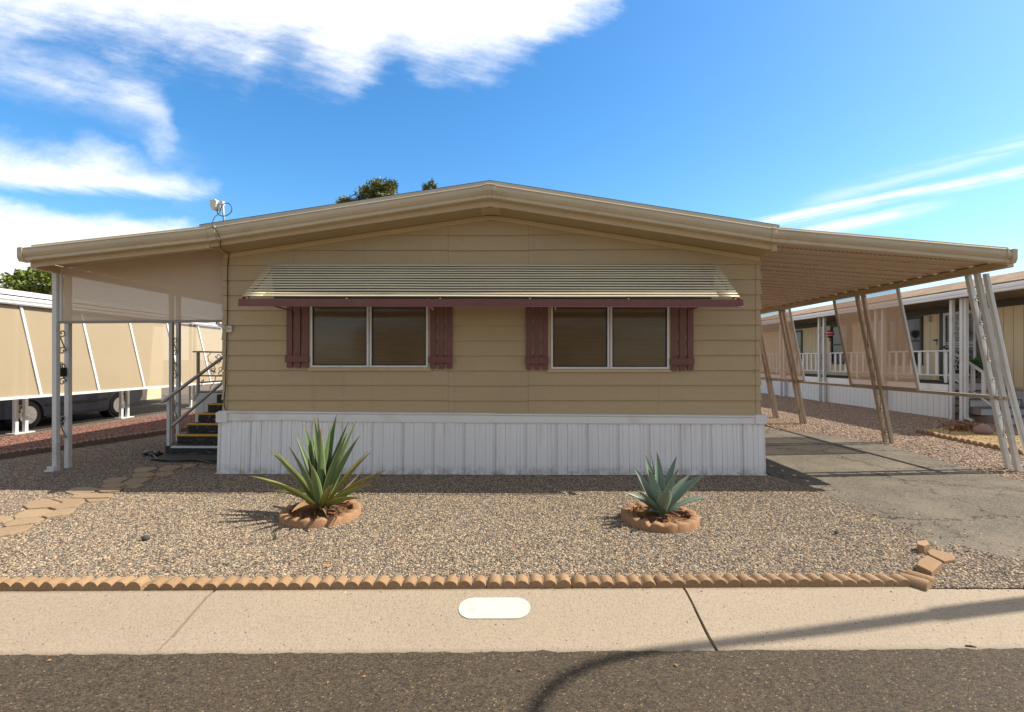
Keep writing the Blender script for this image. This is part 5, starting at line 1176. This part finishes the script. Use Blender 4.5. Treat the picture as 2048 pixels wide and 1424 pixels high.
# ================================================================== LEFT NEIGHBOUR
lc = thing('neighbour_carport', 'long white neighbour carport hung with slanted tan sun screens', 'carport', (-11, 12, 0))
LY0, LY1 = 7.3, 19.5
mb = MB(); mb.sweep([Vector((0, 0, 0)), Vector((0, 0, .05)), Vector((-4.2, 0, .25)), Vector((-4.2, 0, .20))], (-10.46, LY0, 2.93), (-10.46, LY1, 2.93)); mb.build('roof_panel', M_ROOFWHITE, lc)
mb = MB(); mb.box(-10.47, -10.44, LY0, LY1, 2.90, 3.0); mb.build('roof_edge', M_ROOFWHITE, lc)
mb = MB(); mb.sweep([Vector((0, 0, 0)), Vector((.08, 0, 0)), Vector((.10, 0, .03)), Vector((.085, 0, .06)), Vector((.11, 0, .10)), Vector((.11, 0, .15)), Vector((.09, 0, .165)), Vector((0, 0, .165))], (-10.50, LY0, 2.70), (-10.50, LY1, 2.70)); mb.build('gutter', M_ROOFWHITE, lc)
TX, BX, TZ, BZ = -10.52, -10.08, 2.69, .80
mb = MB(); n = 30; q = []
for i in range(n + 1):
    y = LY0 + .2 + (17.6 - LY0 - .2) * i / n
    for j in range(9):
        t = j / 8; q.append((BX + (TX - BX) * t + .012 * mnoise.noise(Vector((y * .9, t * 3, 0))), y, BZ + (TZ - BZ) * t))
mb.add(q, [(i * 9 + j, i * 9 + j + 1, (i + 1) * 9 + j + 1, (i + 1) * 9 + j) for i in range(n) for j in range(8)], True); sl = mb.build('sun_screen', M_SCR_L, lc)
for i in range(7):
    y = 8.98 + 1.46 * i + (.0 if i < 6 else -.1); mb = MB(); mb.bar((BX + .022, y, BZ), (TX + .022, y, TZ), .052, .02, (0, 1, 0)); mb.build('batten', M_ROOFWHITE, sl)
mb = MB(); mb.bar((BX + .012, LY0 + .2, BZ - .012), (BX + .012, 17.6, BZ - .012), .04, .05); mb.build('bottom_rail', M_ROOFWHITE, sl)
for y in (7.6, 10.38, 13.18, 16.0):
    column(lc, -10.55, -10.55, y, 2.70, .21, .07, M_WHITE, iron=None)
    mb = MB(); mb.box(-10.66, -10.46, y - .1, y + .34, -.01, .015); mb.build('foot_plate', M_YEL if y < 14 and False else M_LIGHTW, lc)
ln_ = thing('neighbour_home', 'pale neighbour home behind the tan sun screens on the left', 'mobile home', (-16, 14, 0))
mb = MB(); mb.box(-20, -14.3, 7.0, 20, .6, 2.95); mb.build('wall', M_CREAM, ln_)
mb = MB(); mb.box(-19.95, -14.34, 7.05, 19.95, 0, .598); mb.build('skirting', M_CREAM, ln_)
mb = MB(); mb.sweep([Vector((0, 0, 0)), Vector((-2.9, 0, .45)), Vector((-5.9, 0, 0)), Vector((-5.9, 0, -.1)), Vector((0, 0, -.1))], (-14.2, 6.8, 3.07), (-14.2, 20.2, 3.07)); mb.build('roof', M_ROOFWHITE, ln_)
# parked car
M_PAINT = plain('dark blue car paint', (.045, .055, .085), .18, .1, 2, spec=.8)
CX0, CX1 = -10.98, -12.66
car = thing('parked_car', 'dark navy sedan parked behind the tan sun screens on the left', 'car', (-11.8, 12.3, 0))
def arc(c, r, a0, a1, n=12): return [(c + r * math.cos(a0 + (a1 - a0) * i / n), .30 + r * math.sin(a0 + (a1 - a0) * i / n)) for i in range(n + 1)]
W1, W2 = 11.10, 13.66
prof_ = [(10.24, .30), (10.16, .42), (10.17, .58), (10.30, .70), (11.2, .84), (11.7, .90), (13.7, .95), (14.38, .93), (14.50, .82), (14.50, .52), (14.40, .36), (14.02, .27)] + arc(W2, .36, -.08, PI + .08) + [(13.2, .20), (11.55, .20)] + arc(W1, .36, -.08, PI + .08) + [(10.66, .27)]
mb = MB(); mb.sweep([Vector((0, y, z)) for y, z in prof_], (CX0, 0, 0), (CX1, 0, 0)); body = mb.build('body', M_PAINT, car, .035)
mb = MB(); g0 = [(11.62, .90), (12.15, 1.33), (12.5, 1.40), (13.2, 1.40), (13.55, 1.34), (14.1, .95)]; q = len(g0)
vs = []
for x0, x1 in ((CX0 - .05, CX0 - .24), (CX1 + .05, CX1 + .24)): vs += [(x0 if z < 1 else x1, y, z) for y, z in g0]
mb.add(vs, [tuple(range(q)), tuple(q + i for i in reversed(range(q)))] + [(i, q + i, q + (i + 1) % q, (i + 1) % q) for i in range(q)]); mb.build('cabin', M_CARG, car, .03)
mb = MB(); mb.bar((CX0 + .012, 11.5, .50), (CX0 + .012, 13.25, .51), .05, .022, (0, 0, 1)); mb.build('side_moulding', M_BLACK, car, .006)
mb = MB(); mb.box(CX0 - .01, CX0 + .01, 11.55, 13.2, .205, .28); mb.build('rocker_panel', M_BLACK, car, .004)
for y in (12.45, 13.32):
    mb = MB(); mb.box(CX0 - .005, CX0 + .0015, y, y + .008, .28, .92); mb.build('door_seam', M_BLACK, car)
mb = MB(); mb.box(CX0 - .3, CX0 + .004, 14.44, 14.53, .70, .84); mb.build('tail_light', plain('red tail light', (.25, .01, .01), .15), car, .01)
for y in (W1, W2):
    for X, s in ((CX0 - .02, 1), (CX1 + .02, -1)):
        mb = MB(); mb.lathe([(.19, -.0), (.27, .005), (.30, -.01), (.31, -.04), (.31, -.17), (.29, -.2), (.2, -.2)], (X, y, .31), 28, axis='x') if s > 0 else mb.lathe([(.19, .0), (.27, -.005), (.30, .01), (.31, .04), (.31, .17), (.29, .2), (.2, .2)], (X, y, .31), 28, axis='x')
        w_ = mb.build('wheel', M_TIRE, car)
        mb = MB(); mb.lathe([(.205, .012 * s), (.195, .018 * s), (.185, .006 * s), (.06, .004 * s), (.055, .016 * s), (.0, .018 * s)], (X, y, .31), 24, axis='x')
        for k in range(7):
            a = 2 * PI * k / 7 + .2; c1 = Vector((X + .014 * s, y + .05 * math.cos(a), .31 + .05 * math.sin(a))); c2 = Vector((X + .012 * s, y + .19 * math.cos(a), .31 + .19 * math.sin(a))); mb.bar(c1, c2, .05, .02, (0, -math.sin(a), math.cos(a)))
        mb.build('hubcap', M_HUB, w_)
        mb = MB(); mb.lathe([(.345, -.02 * s), (.345, -.3 * s), (.0, -.3 * s)], (X, y, .31), 20, axis='x'); mb.build('wheel_well', M_BLACK, car)
# ================================================================== TREES
def foliage_mat(name, c1, c2):
    mt, N, b = mat0(name); co = objco(N); g = N.new('ShaderNodeNewGeometry').outputs['Random Per Island']
    c = N.mix(g, c1, c2); N.put(b.inputs['Base Color'], c); b.inputs['Roughness'].default_value = .6
    N.put(b.inputs['Subsurface Weight'], .0)
    return mt
def tree(name, label, base, th, clumps, lsize, nleaf, fm, seed, needle=False):
    Rn = random.Random(seed); base = Vector(base); root = thing(name, label, 'tree', tuple(base))
    top = base + Vector((0, 0, th)); mb = MB(); mb.tube([base, base + Vector((.1, .05, th * .4)), top], [th * .035, th * .025, th * .008], 9)
    for c, r in clumps:
        c = Vector(c); s_ = base + Vector((.1, .05, max(th * .3, (c.z - base.z) * .62))); mid = s_.lerp(c, .55) + Vector((0, 0, -.08 * (c - s_).length)); mb.tube([s_, mid, c], [.012 * th * .6, .008 * th * .6, .01], 5)
    mb.build('trunk', M_BARK, root)
    mb = MB(); tot_ = sum(r ** 2 for c, r in clumps)
    for c, r in clumps:
        c = Vector(c)
        for i in range(int(nleaf * r * r / tot_)):
            d = Vector((Rn.gauss(0, 1), Rn.gauss(0, 1), Rn.gauss(0, 1))).normalized(); rad = r * (Rn.random() ** .45) * (.72 + .75 * mnoise.noise(d * 3.0 + c))
            p = c + Vector((d.x, d.y, d.z * .85)) * rad; u = Vector((Rn.uniform(-1, 1), Rn.uniform(-1, 1), Rn.uniform(-.6, 1))).normalized(); v = u.cross(Vector((Rn.uniform(-1, 1), Rn.uniform(-1, 1), Rn.uniform(-1, 1)))).normalized(); L_ = lsize * Rn.uniform(.6, 1.3); W_ = L_ * (.14 if needle else .4)
            if needle:
                for k in range(3):
                    uu = (u + Vector((Rn.uniform(-.6, .6), Rn.uniform(-.6, .6), Rn.uniform(-.6, .6)))).normalized(); mb.add([p - v * W_, p + v * W_, p + uu * L_ + v * W_ * .3, p + uu * L_ - v * W_ * .3], [(0, 1, 2, 3)])
            else: mb.add([p - u * L_ * .5, p + v * W_, p + u * L_ * .5, p - v * W_], [(0, 1, 2, 3)])
    mb.build('crown', fm, root); return root
F1 = foliage_mat('pine needles', (.07, .095, .025), (.24, .235, .07)); F2 = foliage_mat('mesquite leaves', (.07, .13, .02), (.30, .33, .05))
def cl(lst, Y): return [(atY(px, py, Y + dy), r * Y / 1000) for px, py, r, dy in lst]
tree('pine_tree', 'dark pine crown rising behind the left slope of the tan roof', (gnd(765, 719 + 45).x * .0 - 8.6, 34, 0), 12.4, cl([(732, 384, 20, 0), (722, 400, 16, .3), (752, 372, 19, -.3), (772, 378, 24, .2), (784, 372, 15, .5), (748, 396, 22, .4), (775, 400, 26, -.2), (693, 402, 15, .1), (680, 408, 12, 0), (705, 415, 22, .2), (740, 440, 40, 0), (790, 440, 38, 0), (700, 470, 40, .5), (820, 480, 40, 0), (760, 500, 50, 0)], 34), .24, 9000, F1, 3, True)
tree('pine_tree', 'small tip of a second pine showing just left of the roof ridge', (-5.4, 38, 0), 12.6, cl([(853, 376, 11, 0), (862, 368, 9, .2), (868, 374, 8, .1), (860, 395, 20, 0), (850, 430, 34, 0), (880, 450, 34, .3), (860, 490, 44, 0)], 38), .24, 4500, F1, 8, True)
tree('mesquite_tree', 'yellow green leafy tree above the white carport roof on the left', (-30.5, 30, 0), 7.0, cl([(30, 562, 26, 0), (62, 552, 24, .4), (88, 552, 24, -.3), (50, 580, 32, 0), (12, 585, 20, .2), (85, 585, 30, .3), (110, 565, 26, 0), (20, 610, 34, 0), (-20, 600, 30, 0), (70, 620, 44, 0), (120, 610, 34, .4), (30, 650, 40, 0)], 30), .20, 16000, F2, 5)
# ================================================================== HOME ACROSS THE STREET (seen mirrored in the window glass)
oh = thing('opposite_home', 'beige home with dark carport across the street behind the viewer', 'mobile home', (0, -16, 0))
mb = MB(); mb.box(-9, 5, -22, -14, .0, 2.75); mb.build('wall', M_CREAM, oh)
mb = MB(); mb.sweep([Vector((0, 0, 0)), Vector((0, 4.4, .9)), Vector((0, 8.8, 0)), Vector((0, 8.8, -.12)), Vector((0, 0, -.12))], (-9.4, -22.4, 2.87), (5.4, -22.4, 2.87)); mb.build('roof', M_SHING, oh)
for x in (-6.5, -1.8, 2.4):
    mb = MB(); mb.box(x - .8, x + .8, -14.0, -13.95, 1.1, 2.2); w_ = mb.build('window', M_WHITE, oh); mb = MB(); mb.box(x - .74, x + .74, -13.955, -13.94, 1.16, 2.14); mb.build('pane', M_CARG, w_)
mb = MB(); mb.box(5.5, 10.0, -20, -13.5, 2.5, 2.65); mb.build('carport_roof', M_WHITE, oh)
for x in (5.8, 9.7):
    mb = MB(); mb.box(x - .05, x + .05, -13.8, -13.7, 0, 2.5); mb.build('carport_post', M_WHITE, oh)
mb = MB(); mb.box(-9, 5, -14.02, -13.9, -.03, .7); mb.build('skirting', M_DGREEN, oh)

# dry leaves blown over the gravel
for i in range(18):
    px, py = R.uniform(60, 1800), R.uniform(1000, 1148); p = gnd(px, py, 0); o = lv.copy(); COL.objects.link(o)
    o.location = (p.x, p.y, .006); o.rotation_euler = (R.uniform(-.3, .3), R.uniform(-.3, .3), R.uniform(0, 6)); s_ = R.uniform(.6, 1.2); o.scale = (s_, s_, s_)
    tag(o, 'dry curled leaf lying on the front yard gravel', 'dry leaf', 'dry leaves blown over the gravel')
